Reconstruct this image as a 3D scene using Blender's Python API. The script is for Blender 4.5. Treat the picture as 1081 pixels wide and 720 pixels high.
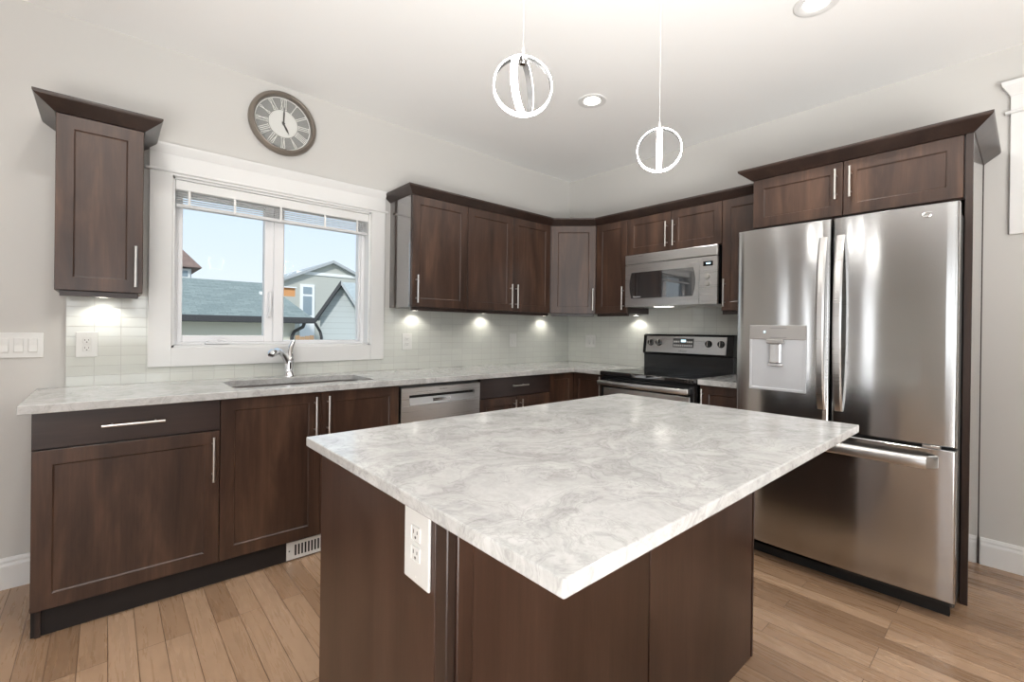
import bpy, bmesh, math, random
from mathutils import Matrix, Vector
random.seed(7)
PI = math.pi
SC = bpy.context.scene
COL = SC.collection
for o in list(bpy.data.objects):
    bpy.data.objects.remove(o)

# ------------------------------------------------------------------ camera
CAM = Vector((-3.4973, -3.1439, 1.2198))
R3 = Vector((0.74459442, -0.66740053, 0.01247715))
U3 = Vector((-0.00807064, 0.00968953, 0.99992049))
F3 = Vector((0.66746836, 0.74463592, -0.00182842))
cd = bpy.data.cameras.new('camera')
cam = bpy.data.objects.new('camera', cd)
COL.objects.link(cam)
mw = Matrix((R3, U3, -F3)).transposed().to_4x4()
mw.translation = CAM
cam.matrix_world = mw
cd.sensor_fit = 'HORIZONTAL'
cd.sensor_width = 36.0
cd.lens = 36.0 * 484.779 / 1081.0
cd.shift_x = -(547.66 - 540.5) / 1081.0
cd.shift_y = (349.33 - 360.0) / 1081.0
cd.clip_start = 0.02
cd.clip_end = 300
SC.camera = cam

# ------------------------------------------------------------------ view, world, lights
SC.view_settings.view_transform = 'Standard'
SC.view_settings.look = 'None'
SC.view_settings.gamma = 1.0
SC.view_settings.use_curve_mapping = False
SC.view_settings.exposure = 0.0
SC.cycles.use_denoising = True
SC.cycles.max_bounces = 10
SC.cycles.diffuse_bounces = 6
SC.cycles.glossy_bounces = 5
SC.cycles.transparent_max_bounces = 12
SC.cycles.sample_clamp_indirect = 6.0
SC.cycles.caustics_reflective = False
SC.cycles.caustics_refractive = False

world = bpy.data.worlds.new('sky')
SC.world = world
world.use_nodes = True
wn = world.node_tree.nodes
wl = world.node_tree.links
wn.clear()
w_out = wn.new('ShaderNodeOutputWorld')
w_bg = wn.new('ShaderNodeBackground')
w_tc = wn.new('ShaderNodeTexCoord')
w_sep = wn.new('ShaderNodeSeparateXYZ')
w_rmp = wn.new('ShaderNodeValToRGB')
wl.new(w_tc.outputs['Generated'], w_sep.inputs[0])
wl.new(w_sep.outputs['Z'], w_rmp.inputs[0])
el = w_rmp.color_ramp.elements
el[0].position = 0.0
el[0].color = (0.88, 0.94, 0.98, 1)
el[1].position = 0.33
el[1].color = (0.60, 0.78, 0.99, 1)
wl.new(w_rmp.outputs[0], w_bg.inputs[0])
w_bg.inputs[1].default_value = 1.1
wl.new(w_bg.outputs[0], w_out.inputs[0])


def area_light(name, loc, direction, sx, sy, power, color=(1, 1, 1)):
    d = bpy.data.lights.new(name, 'AREA')
    d.shape = 'RECTANGLE'
    d.size = sx
    d.size_y = sy
    d.energy = power
    d.color = color
    o = bpy.data.objects.new(name, d)
    COL.objects.link(o)
    o.location = loc
    o.rotation_euler = Vector(direction).to_track_quat('-Z', 'Y').to_euler()
    return o


# fill lamps added at unseen openings behind the camera, standing in for daylight
area_light('daylight_patio_door', (-5.85, -7.12, 1.12), (0.25, 1, 0.55), 2.5, 2.1, 40, (0.96, 0.98, 1.0))
area_light('fill_south_window', (-3.5, -7.12, 1.55), (0.0, 1, 0.6), 1.5, 1.3, 25, (0.96, 0.98, 1.0))
area_light('fill_west_window', (-7.62, -4.3, 1.5), (1, 0.1, 0.6), 2.0, 1.4, 25, (0.96, 0.98, 1.0))
area_light('fridge_streak_light', (-7.62, -1.0, 1.15), (1, 0, 0), 0.22, 1.75, 6, (0.97, 0.98, 1.0))  # this lamp and the next added to streak the fridge doors
area_light('fridge_streak_light', (-7.62, -0.18, 1.15), (1, 0, 0), 0.22, 1.75, 6, (0.97, 0.98, 1.0))
# added fill lamp with no fixture, behind the camera, lifting the ceiling
up = area_light('ceiling_fill', (-4.0, -4.5, 0.40), (0.60, 0.66, 1.08), 2.4, 1.8, 140, (1.0, 0.992, 0.972))
up.data.spread = math.radians(98)
sd = bpy.data.lights.new('sun', 'SUN')
sd.energy = 2.6
sd.angle = math.radians(6)
sd.color = (1.0, 0.97, 0.93)
sun = bpy.data.objects.new('sun', sd)
COL.objects.link(sun)
sun.rotation_euler = Vector((0.55, 0.75, -0.62)).to_track_quat('-Z', 'Y').to_euler()


# ------------------------------------------------------------------ materials
def mat(name):
    m = bpy.data.materials.new(name)
    m.use_nodes = True
    nt = m.node_tree
    b = nt.nodes['Principled BSDF']
    return m, nt, b


def setp(b, color=None, rough=None, metal=None, spec=None, coat=None, coat_r=None, emis=None, emis_s=None, trans=None, ior=None):
    if color is not None:
        b.inputs['Base Color'].default_value = (*color, 1)
    if rough is not None:
        b.inputs['Roughness'].default_value = rough
    if metal is not None:
        b.inputs['Metallic'].default_value = metal
    if spec is not None:
        b.inputs['Specular IOR Level'].default_value = spec
    if coat is not None:
        b.inputs['Coat Weight'].default_value = coat
    if coat_r is not None:
        b.inputs['Coat Roughness'].default_value = coat_r
    if emis is not None:
        b.inputs['Emission Color'].default_value = (*emis, 1)
    if emis_s is not None:
        b.inputs['Emission Strength'].default_value = emis_s
    if trans is not None:
        b.inputs['Transmission Weight'].default_value = trans
    if ior is not None:
        b.inputs['IOR'].default_value = ior


def nd(nt, kind, **kw):
    n = nt.nodes.new(kind)
    for k, v in kw.items():
        setattr(n, k, v)
    return n


def ramp(nt, src, stops):
    r = nd(nt, 'ShaderNodeValToRGB')
    e = r.color_ramp.elements
    while len(e) < len(stops):
        e.new(0.5)
    for i, (p, c) in enumerate(stops):
        e[i].position = p
        e[i].color = (*c, 1) if len(c) == 3 else c
    nt.links.new(src, r.inputs[0])
    return r.outputs[0]


def mix(nt, fac, a, b, blend='MIX'):
    m = nd(nt, 'ShaderNodeMix', data_type='RGBA', blend_type=blend)
    for idx, v in ((0, fac), (6, a), (7, b)):
        if hasattr(v, 'links') or isinstance(v, bpy.types.NodeSocket):
            nt.links.new(v, m.inputs[idx])
        else:
            m.inputs[idx].default_value = v if idx == 0 else ((*v, 1) if len(v) == 3 else v)
    return m.outputs[2]


def noise(nt, vec, scale, detail=4, rough=0.55, dist=0.0):
    n = nd(nt, 'ShaderNodeTexNoise')
    n.inputs['Scale'].default_value = scale
    n.inputs['Detail'].default_value = detail
    n.inputs['Roughness'].default_value = rough
    n.inputs['Distortion'].default_value = dist
    if vec is not None:
        nt.links.new(vec, n.inputs['Vector'])
    return n.outputs[0]


def mapping(nt, src, scale=(1, 1, 1), rot=(0, 0, 0), loc=(0, 0, 0)):
    m = nd(nt, 'ShaderNodeMapping')
    m.inputs['Scale'].default_value = scale
    m.inputs['Rotation'].default_value = rot
    m.inputs['Location'].default_value = loc
    nt.links.new(src, m.inputs[0])
    return m.outputs[0]


def objcoord(nt, rnd=True):
    tc = nd(nt, 'ShaderNodeTexCoord')
    if not rnd:
        return tc.outputs['Object']
    oi = nd(nt, 'ShaderNodeObjectInfo')
    mul = nd(nt, 'ShaderNodeVectorMath', operation='MULTIPLY_ADD')
    cmb = nd(nt, 'ShaderNodeCombineXYZ')
    for i in range(3):
        nt.links.new(oi.outputs['Random'], cmb.inputs[i])
    nt.links.new(cmb.outputs[0], mul.inputs[0])
    mul.inputs[1].default_value = (31.0, 17.0, 23.0)
    nt.links.new(tc.outputs['Object'], mul.inputs[2])
    return mul.outputs[0]


def bump(nt, b, height, strength=0.1, dist=0.01):
    bp = nd(nt, 'ShaderNodeBump')
    bp.inputs['Strength'].default_value = strength
    bp.inputs['Distance'].default_value = dist
    nt.links.new(height, bp.inputs['Height'])
    nt.links.new(bp.outputs[0], b.inputs['Normal'])


def flat(name, color, rough=0.5, metal=0.0, **kw):
    m, nt, b = mat(name)
    setp(b, color, rough, metal, **kw)
    v = noise(nt, objcoord(nt), 14.0, 3)
    c = mix(nt, v, tuple(x * 0.965 for x in color), tuple(min(1, x * 1.035) for x in color))
    nt.links.new(c, b.inputs['Base Color'])
    return m


def paint(name, color, rough=0.6, bs=0.05, sc=220):
    m, nt, b = mat(name)
    setp(b, color, rough)
    vec = objcoord(nt, False)
    v = noise(nt, vec, 1.3, 3)
    c = mix(nt, v, tuple(x * 0.98 for x in color), tuple(min(1, x * 1.02) for x in color))
    nt.links.new(c, b.inputs['Base Color'])
    bump(nt, b, noise(nt, vec, sc, 2), bs, 0.002)
    return m


def wood(name, dark, mid, light, rough=0.30, horizontal=False):
    m, nt, b = mat(name)
    setp(b, mid, rough, spec=0.5)
    vec = objcoord(nt)
    sc = (4.0, 4.0, 0.55) if not horizontal else (0.55, 4.0, 4.0)
    blotch = noise(nt, mapping(nt, vec, sc), 2.6, 5, 0.6, 0.6)
    fine = noise(nt, mapping(nt, vec, (60, 60, 2.2) if not horizontal else (2.2, 60, 60)), 2.0, 4, 0.6, 0.3)
    c = ramp(nt, blotch, [(0.30, dark), (0.52, mid), (0.74, light)])
    f = ramp(nt, fine, [(0.30, (0.80, 0.78, 0.78)), (0.70, (1.10, 1.08, 1.06))])
    c2 = mix(nt, 0.8, c, f, 'MULTIPLY')
    nt.links.new(c2, b.inputs['Base Color'])
    bump(nt, b, fine, 0.03, 0.002)
    return m


def stone():
    m, nt, b = mat('veined_stone')
    setp(b, (0.6, 0.6, 0.58), 0.12, spec=0.5)
    vec = objcoord(nt, False)
    warp = noise(nt, vec, 1.7, 4, 0.6)
    sub = nd(nt, 'ShaderNodeVectorMath', operation='SCALE')
    wn_ = nd(nt, 'ShaderNodeTexNoise')
    wn_.inputs['Scale'].default_value = 1.6
    wn_.inputs['Detail'].default_value = 5
    nt.links.new(vec, wn_.inputs['Vector'])
    nt.links.new(wn_.outputs['Color'], sub.inputs[0])
    sub.inputs['Scale'].default_value = 0.9
    add = nd(nt, 'ShaderNodeVectorMath', operation='ADD')
    nt.links.new(vec, add.inputs[0])
    nt.links.new(sub.outputs[0], add.inputs[1])
    wv = mapping(nt, add.outputs[0], (1.3, 2.6, 2.0), (0, 0, 0.45))
    cloud = noise(nt, wv, 4.2, 10, 0.70, 0.4)
    base = ramp(nt, cloud, [(0.26, (0.355, 0.353, 0.345)), (0.42, (0.455, 0.453, 0.444)), (0.55, (0.53, 0.528, 0.518)), (0.72, (0.595, 0.593, 0.583))])
    # veins: thin bands where a warped noise crosses its mean
    vn = noise(nt, wv, 2.3, 8, 0.62, 1.2)
    dd = nd(nt, 'ShaderNodeMath', operation='SUBTRACT')
    nt.links.new(vn, dd.inputs[0])
    dd.inputs[1].default_value = 0.5
    ab = nd(nt, 'ShaderNodeMath', operation='ABSOLUTE')
    nt.links.new(dd.outputs[0], ab.inputs[0])
    vm = ramp(nt, ab.outputs[0], [(0.0, (0.66, 0.66, 0.66)), (0.012, (0.86, 0.86, 0.86)), (0.035, (1, 1, 1))])
    c = mix(nt, 0.55, base, vm, 'MULTIPLY')
    vn2 = noise(nt, mapping(nt, add.outputs[0], (1.5, 1.2, 1.3), (0, 0, -0.7)), 3.4, 9, 0.7, 0.8)
    d2 = nd(nt, 'ShaderNodeMath', operation='SUBTRACT')
    nt.links.new(vn2, d2.inputs[0])
    d2.inputs[1].default_value = 0.52
    a2 = nd(nt, 'ShaderNodeMath', operation='ABSOLUTE')
    nt.links.new(d2.outputs[0], a2.inputs[0])
    vm2 = ramp(nt, a2.outputs[0], [(0.0, (0.80, 0.79, 0.78)), (0.02, (1, 1, 1))])
    c = mix(nt, 0.7, c, vm2, 'MULTIPLY')
    sp = noise(nt, vec, 90, 3, 0.7)
    spk = ramp(nt, sp, [(0.3, (0.90, 0.90, 0.90)), (0.65, (1.05, 1.05, 1.05))])
    c = mix(nt, 0.5, c, spk, 'MULTIPLY')
    nt.links.new(c, b.inputs['Base Color'])
    return m


def floor_mat():
    m, nt, b = mat('maple_plank_floor')
    setp(b, (0.42, 0.26, 0.15), 0.28, spec=0.5)
    vec = objcoord(nt, False)
    rv = mapping(nt, vec, (1, 1, 1), (0, 0, PI / 2))
    br = nd(nt, 'ShaderNodeTexBrick')
    br.offset = 0.37
    br.offset_frequency = 3
    br.inputs['Scale'].default_value = 1.0
    br.inputs['Brick Width'].default_value = 0.92
    br.inputs['Row Height'].default_value = 0.083
    br.inputs['Mortar Size'].default_value = 0.0014
    br.inputs['Mortar Smooth'].default_value = 0.2
    br.inputs['Bias'].default_value = 0.0
    br.inputs['Color1'].default_value = (0.0, 0.0, 0.0, 1)
    br.inputs['Color2'].default_value = (1.0, 1.0, 1.0, 1)
    br.inputs['Mortar'].default_value = (0.5, 0.5, 0.5, 1)
    nt.links.new(rv, br.inputs['Vector'])
    tone = ramp(nt, br.outputs['Color'], [(0.0, (0.240, 0.146, 0.086)), (0.35, (0.318, 0.200, 0.122)), (0.7, (0.385, 0.250, 0.157)), (1.0, (0.425, 0.283, 0.184))])
    # grain, shifted plank by plank
    off = nd(nt, 'ShaderNodeVectorMath', operation='MULTIPLY_ADD')
    nt.links.new(br.outputs['Color'], off.inputs[0])
    off.inputs[1].default_value = (13.0, 7.0, 3.0)
    nt.links.new(vec, off.inputs[2])
    g = noise(nt, mapping(nt, off.outputs[0], (30, 2.0, 1)), 1.6, 5, 0.6, 0.5)
    bl = noise(nt, mapping(nt, off.outputs[0], (9, 3.0, 1)), 1.5, 4, 0.6, 0.8)
    gm = ramp(nt, g, [(0.3, (0.95, 0.945, 0.94)), (0.7, (1.03, 1.03, 1.03))])
    bm_ = ramp(nt, bl, [(0.22, (0.80, 0.78, 0.76)), (0.42, (1.0, 1.0, 1.0)), (0.8, (1.05, 1.05, 1.05))])
    c = mix(nt, 0.8, tone, gm, 'MULTIPLY')
    c = mix(nt, 0.75, c, bm_, 'MULTIPLY')
    c = mix(nt, br.outputs['Fac'], c, (0.11, 0.06, 0.035))
    nt.links.new(c, b.inputs['Base Color'])
    inv = nd(nt, 'ShaderNodeMath', operation='SUBTRACT')
    inv.inputs[0].default_value = 1.0
    nt.links.new(br.outputs['Fac'], inv.inputs[1])
    bump(nt, b, inv.outputs[0], 0.25, 0.001)
    rr = ramp(nt, g, [(0.2, (0.24, 0.24, 0.24)), (0.8, (0.32, 0.32, 0.32))])
    nt.links.new(rr, b.inputs['Roughness'])
    return m


def tile_mat(name, horiz_axis):
    m, nt, b = mat(name)
    setp(b, (0.66, 0.68, 0.64), 0.10, spec=0.6)
    vec = objcoord(nt, False)
    sep = nd(nt, 'ShaderNodeSeparateXYZ')
    nt.links.new(vec, sep.inputs[0])
    cmb = nd(nt, 'ShaderNodeCombineXYZ')
    nt.links.new(sep.outputs[horiz_axis], cmb.inputs[0])
    nt.links.new(sep.outputs['Z'], cmb.inputs[1])
    br = nd(nt, 'ShaderNodeTexBrick')
    br.offset = 0.0
    br.inputs['Scale'].default_value = 1.0
    br.inputs['Brick Width'].default_value = 0.1015
    br.inputs['Row Height'].default_value = 0.0492
    br.inputs['Mortar Size'].default_value = 0.0015
    br.inputs['Mortar Smooth'].default_value = 0.3
    br.inputs['Color1'].default_value = (0.605, 0.618, 0.58, 1)
    br.inputs['Color2'].default_value = (0.64, 0.655, 0.61, 1)
    br.inputs['Mortar'].default_value = (0.48, 0.48, 0.455, 1)
    nt.links.new(cmb.outputs[0], br.inputs['Vector'])
    nt.links.new(br.outputs['Color'], b.inputs['Base Color'])
    inv = nd(nt, 'ShaderNodeMath', operation='SUBTRACT')
    inv.inputs[0].default_value = 1.0
    nt.links.new(br.outputs['Fac'], inv.inputs[1])
    bump(nt, b, inv.outputs[0], 0.5, 0.0012)
    rr = mix(nt, br.outputs['Fac'], (0.07, 0.07, 0.07), (0.6, 0.6, 0.6))
    nt.links.new(rr, b.inputs['Roughness'])
    return m


def steel(name, color=(0.60, 0.595, 0.585), rough=0.26, aniso=0.75, wav=0.0, brush=(2, 2, 260)):
    m, nt, b = mat(name)
    setp(b, color, rough, 1.0)
    vec = objcoord(nt)
    s = noise(nt, mapping(nt, vec, brush), 1.0, 3, 0.6)
    rr = ramp(nt, s, [(0.3, (rough * 0.97,) * 3), (0.7, (rough * 1.03,) * 3)])
    nt.links.new(rr, b.inputs['Roughness'])
    cc = mix(nt, s, tuple(x * 0.99 for x in color), tuple(x * 1.01 for x in color))
    nt.links.new(cc, b.inputs['Base Color'])
    if aniso:
        b.inputs['Anisotropic'].default_value = aniso
        b.inputs['Anisotropic Rotation'].default_value = 0.25
        tg = nd(nt, 'ShaderNodeTangent', direction_type='RADIAL', axis='Z')
        nt.links.new(tg.outputs[0], b.inputs['Tangent'])
    if wav:
        w = noise(nt, mapping(nt, vec, (3.0, 3.0, 0.25)), 1.7, 2, 0.5)
        bump(nt, b, w, wav, 0.02)
    return m


def emitter(name, color, strength, face=None):
    m, nt, b = mat(name)
    setp(b, color, 0.4, emis=color, emis_s=strength)
    return m


def glass_pane(name):
    m, nt, b = mat(name)
    nt.nodes.remove(b)
    out = [n for n in nt.nodes if n.type == 'OUTPUT_MATERIAL'][0]
    tr = nd(nt, 'ShaderNodeBsdfTransparent')
    tr.inputs[0].default_value = (0.99, 1.0, 0.995, 1)
    gl = nd(nt, 'ShaderNodeBsdfGlossy')
    gl.inputs['Roughness'].default_value = 0.02
    lw = nd(nt, 'ShaderNodeLayerWeight')
    lw.inputs['Blend'].default_value = 0.5
    pw = nd(nt, 'ShaderNodeMath', operation='POWER')
    nt.links.new(lw.outputs['Facing'], pw.inputs[0])
    pw.inputs[1].default_value = 4.0
    ma = nd(nt, 'ShaderNodeMath', operation='MULTIPLY_ADD')
    nt.links.new(pw.outputs[0], ma.inputs[0])
    ma.inputs[1].default_value = 0.5
    ma.inputs[2].default_value = 0.004
    mx = nd(nt, 'ShaderNodeMixShader')
    nt.links.new(ma.outputs[0], mx.inputs[0])
    nt.links.new(tr.outputs[0], mx.inputs[1])
    nt.links.new(gl.outputs[0], mx.inputs[2])
    nt.links.new(mx.outputs[0], out.inputs[0])
    return m


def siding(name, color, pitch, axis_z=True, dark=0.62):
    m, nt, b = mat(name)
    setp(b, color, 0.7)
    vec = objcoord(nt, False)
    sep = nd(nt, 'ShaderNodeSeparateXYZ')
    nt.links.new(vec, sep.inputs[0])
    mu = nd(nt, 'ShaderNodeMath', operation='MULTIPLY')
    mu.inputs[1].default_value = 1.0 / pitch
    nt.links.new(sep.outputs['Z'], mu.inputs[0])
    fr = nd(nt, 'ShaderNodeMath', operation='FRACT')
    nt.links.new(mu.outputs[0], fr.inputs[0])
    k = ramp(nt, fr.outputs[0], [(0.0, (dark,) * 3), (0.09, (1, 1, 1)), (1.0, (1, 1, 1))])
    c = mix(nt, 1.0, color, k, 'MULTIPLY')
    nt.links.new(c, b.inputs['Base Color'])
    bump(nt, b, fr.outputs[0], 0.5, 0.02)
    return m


def shingles(name, c1, c2):
    m, nt, b = mat(name)
    setp(b, c1, 0.9)
    vec = objcoord(nt, False)
    sep = nd(nt, 'ShaderNodeSeparateXYZ')
    nt.links.new(vec, sep.inputs[0])
    cmb = nd(nt, 'ShaderNodeCombineXYZ')
    nt.links.new(sep.outputs['X'], cmb.inputs[0])
    nt.links.new(sep.outputs['Y'], cmb.inputs[1])
    br = nd(nt, 'ShaderNodeTexBrick')
    br.inputs['Scale'].default_value = 1.0
    br.inputs['Brick Width'].default_value = 0.22
    br.inputs['Row Height'].default_value = 0.11
    br.inputs['Mortar Size'].default_value = 0.004
    br.inputs['Color1'].default_value = (*c1, 1)
    br.inputs['Color2'].default_value = (*c2, 1)
    br.inputs['Mortar'].default_value = (*[x * 0.8 for x in c1], 1)
    nt.links.new(cmb.outputs[0], br.inputs['Vector'])
    n2 = noise(nt, vec, 30, 3)
    sp = ramp(nt, n2, [(0.3, (0.8, 0.8, 0.8)), (0.7, (1.15, 1.15, 1.15))])
    c = mix(nt, 0.8, br.outputs['Color'], sp, 'MULTIPLY')
    nt.links.new(c, b.inputs['Base Color'])
    return m


M = {}
M['wall'] = paint('greige_wall_paint', (0.560, 0.549, 0.525), 0.65)
M['ceiling'] = paint('white_ceiling_paint', (0.87, 0.87, 0.86), 0.8, 0.12, 140)
M['trim'] = paint('white_trim_paint', (0.735, 0.735, 0.725), 0.35, 0.01)
M['wood'] = wood('espresso_maple', (0.027, 0.0145, 0.0100), (0.055, 0.029, 0.0195), (0.106, 0.058, 0.037))
M['wood_rail'] = wood('espresso_maple_rail', (0.022, 0.013, 0.0105), (0.033, 0.0195, 0.015), (0.050, 0.030, 0.023))
M['wood_h'] = wood('espresso_maple_drawer', (0.022, 0.0135, 0.012), (0.033, 0.020, 0.017), (0.048, 0.030, 0.025), horizontal=True)
M['wood_island'] = wood('espresso_maple_island', (0.036, 0.017, 0.011), (0.054, 0.027, 0.018), (0.076, 0.040, 0.027))
M['lacquer'] = flat('lacquered_end_panel', (0.055, 0.040, 0.034), 0.12, spec=1.0, coat=1.0, coat_r=0.06)
M['lacquer'].node_tree.nodes['Principled BSDF'].inputs['Coat IOR'].default_value = 2.2
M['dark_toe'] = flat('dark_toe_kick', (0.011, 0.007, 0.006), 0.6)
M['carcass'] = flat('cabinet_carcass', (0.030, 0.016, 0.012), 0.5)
M['stone'] = stone()
M['floor'] = floor_mat()
M['tile_x'] = tile_mat('glass_tile_window_wall', 'X')
M['tile_y'] = tile_mat('glass_tile_range_wall', 'Y')
M['steel'] = steel('brushed_stainless', (0.50, 0.502, 0.50), 0.16, 0.85, 0.10)
M['steel_plain'] = steel('satin_stainless', (0.62, 0.61, 0.60), 0.28, 0.0)
M['steel_sink'] = steel('sink_stainless', (0.52, 0.51, 0.50), 0.25, 0.0)
M['steel_dark'] = flat('grey_metal_side', (0.10, 0.10, 0.10), 0.4, 0.6)
M['nickel'] = flat('brushed_nickel', (0.66, 0.64, 0.61), 0.30, 1.0)
M['chrome'] = flat('polished_chrome', (0.80, 0.80, 0.81), 0.06, 1.0)
M['black_glass'] = flat('black_glass', (0.008, 0.008, 0.009), 0.03, spec=1.0, ior=1.9)
M['black'] = flat('black_enamel', (0.010, 0.010, 0.011), 0.18)
M['black_matte'] = flat('black_plastic', (0.012, 0.012, 0.012), 0.5)
M['burner'] = flat('grey_burner_ring', (0.055, 0.055, 0.058), 0.15)
M['white_plastic'] = flat('white_plastic', (0.69, 0.69, 0.67), 0.35)
M['slot_shade'] = flat('outlet_slot_shadow_plastic', (0.10, 0.09, 0.085), 0.5)  # dark colour stands in for shade inside the outlet slots
M['vent'] = flat('white_register_enamel', (0.78, 0.77, 0.74), 0.4)
M['vinyl'] = paint('white_vinyl', (0.80, 0.80, 0.81), 0.35, 0.0)
M['glass'] = glass_pane('window_glass')
M['led'] = emitter('led_band', (1.0, 0.985, 0.95), 22.0)
M['pot_lens'] = emitter('pot_light_lens', (1.0, 0.97, 0.92), 9.0)
M['puck_lens'] = emitter('puck_lens', (1.0, 0.95, 0.86), 8.0)
M['display'] = emitter('clock_display', (0.60, 0.85, 0.95), 1.1)
M['badge'] = flat('badge_silver', (0.85, 0.85, 0.85), 0.2, 1.0)
M['logo_grey'] = flat('printed_grey_mark', (0.22, 0.22, 0.22), 0.5)
M['logo_pale'] = flat('printed_pale_mark', (0.55, 0.55, 0.55), 0.5)
M['disp_grey'] = flat('dispenser_panel_grey', (0.40, 0.385, 0.37), 0.32, 0.7)
M['disp_recess'] = flat('dispenser_recess', (0.52, 0.53, 0.55), 0.35, 0.35)
M['clock_rim'] = flat('bronze_clock_rim', (0.215, 0.185, 0.155), 0.35, 0.35)
M['clock_ring'] = flat('clock_dial_ring', (0.25, 0.247, 0.24), 0.4)
M['clock_dial'] = flat('clock_dial_centre', (0.66, 0.65, 0.63), 0.5)
M['clock_mark'] = flat('clock_numerals', (0.72, 0.71, 0.68), 0.35)
M['clock_hand'] = flat('clock_hands', (0.08, 0.075, 0.07), 0.4)
M['clock_glass'] = glass_pane('clock_glass')
M['shingle_green'] = shingles('grey_green_shingles', (0.235, 0.275, 0.262), (0.305, 0.345, 0.325))
M['shingle_brown'] = shingles('brown_shingles', (0.24, 0.165, 0.14), (0.30, 0.21, 0.18))
M['shingle_blue'] = shingles('blue_grey_shingles', (0.44, 0.48, 0.48), (0.49, 0.53, 0.53))
M['stucco'] = paint('beige_stucco', (0.82, 0.80, 0.68), 0.9, 0.3, 60)
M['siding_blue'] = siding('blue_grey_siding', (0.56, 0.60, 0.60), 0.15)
M['siding_sage'] = siding('sage_siding', (0.56, 0.565, 0.52), 0.16, dark=0.9)
M['siding_white'] = siding('white_siding', (0.70, 0.72, 0.74), 0.16, dark=0.9)
M['ext_white'] = paint('exterior_white', (0.92, 0.93, 0.93), 0.6, 0.0)
M['fascia'] = flat('charcoal_fascia', (0.055, 0.055, 0.058), 0.6)
M['soffit'] = flat('grey_soffit', (0.45, 0.47, 0.48), 0.7)
M['osb'] = flat('orange_sheathing', (0.75, 0.36, 0.15), 0.8)
M['fence'] = flat('cedar_fence', (0.62, 0.40, 0.24), 0.8)
M['ground'] = paint('gravel_ground', (0.33, 0.33, 0.29), 0.95, 0.3, 40)
M['ext_glass'] = flat('dark_window_glass', (0.30, 0.37, 0.42), 0.15)
M['blind'] = flat('white_blind_slat', (0.88, 0.88, 0.88), 0.5)
_nt = M['blind'].node_tree
_tl = nd(_nt, 'ShaderNodeBsdfTranslucent')
_tl.inputs[0].default_value = (0.9, 0.9, 0.9, 1)
_mx = nd(_nt, 'ShaderNodeMixShader')
_mx.inputs[0].default_value = 0.40
_nt.links.new(_nt.nodes['Principled BSDF'].outputs[0], _mx.inputs[1])
_nt.links.new(_tl.outputs[0], _mx.inputs[2])
_nt.links.new(_mx.outputs[0], [n for n in _nt.nodes if n.type == 'OUTPUT_MATERIAL'][0].inputs[0])

# ------------------------------------------------------------------ mesh helpers


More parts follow.
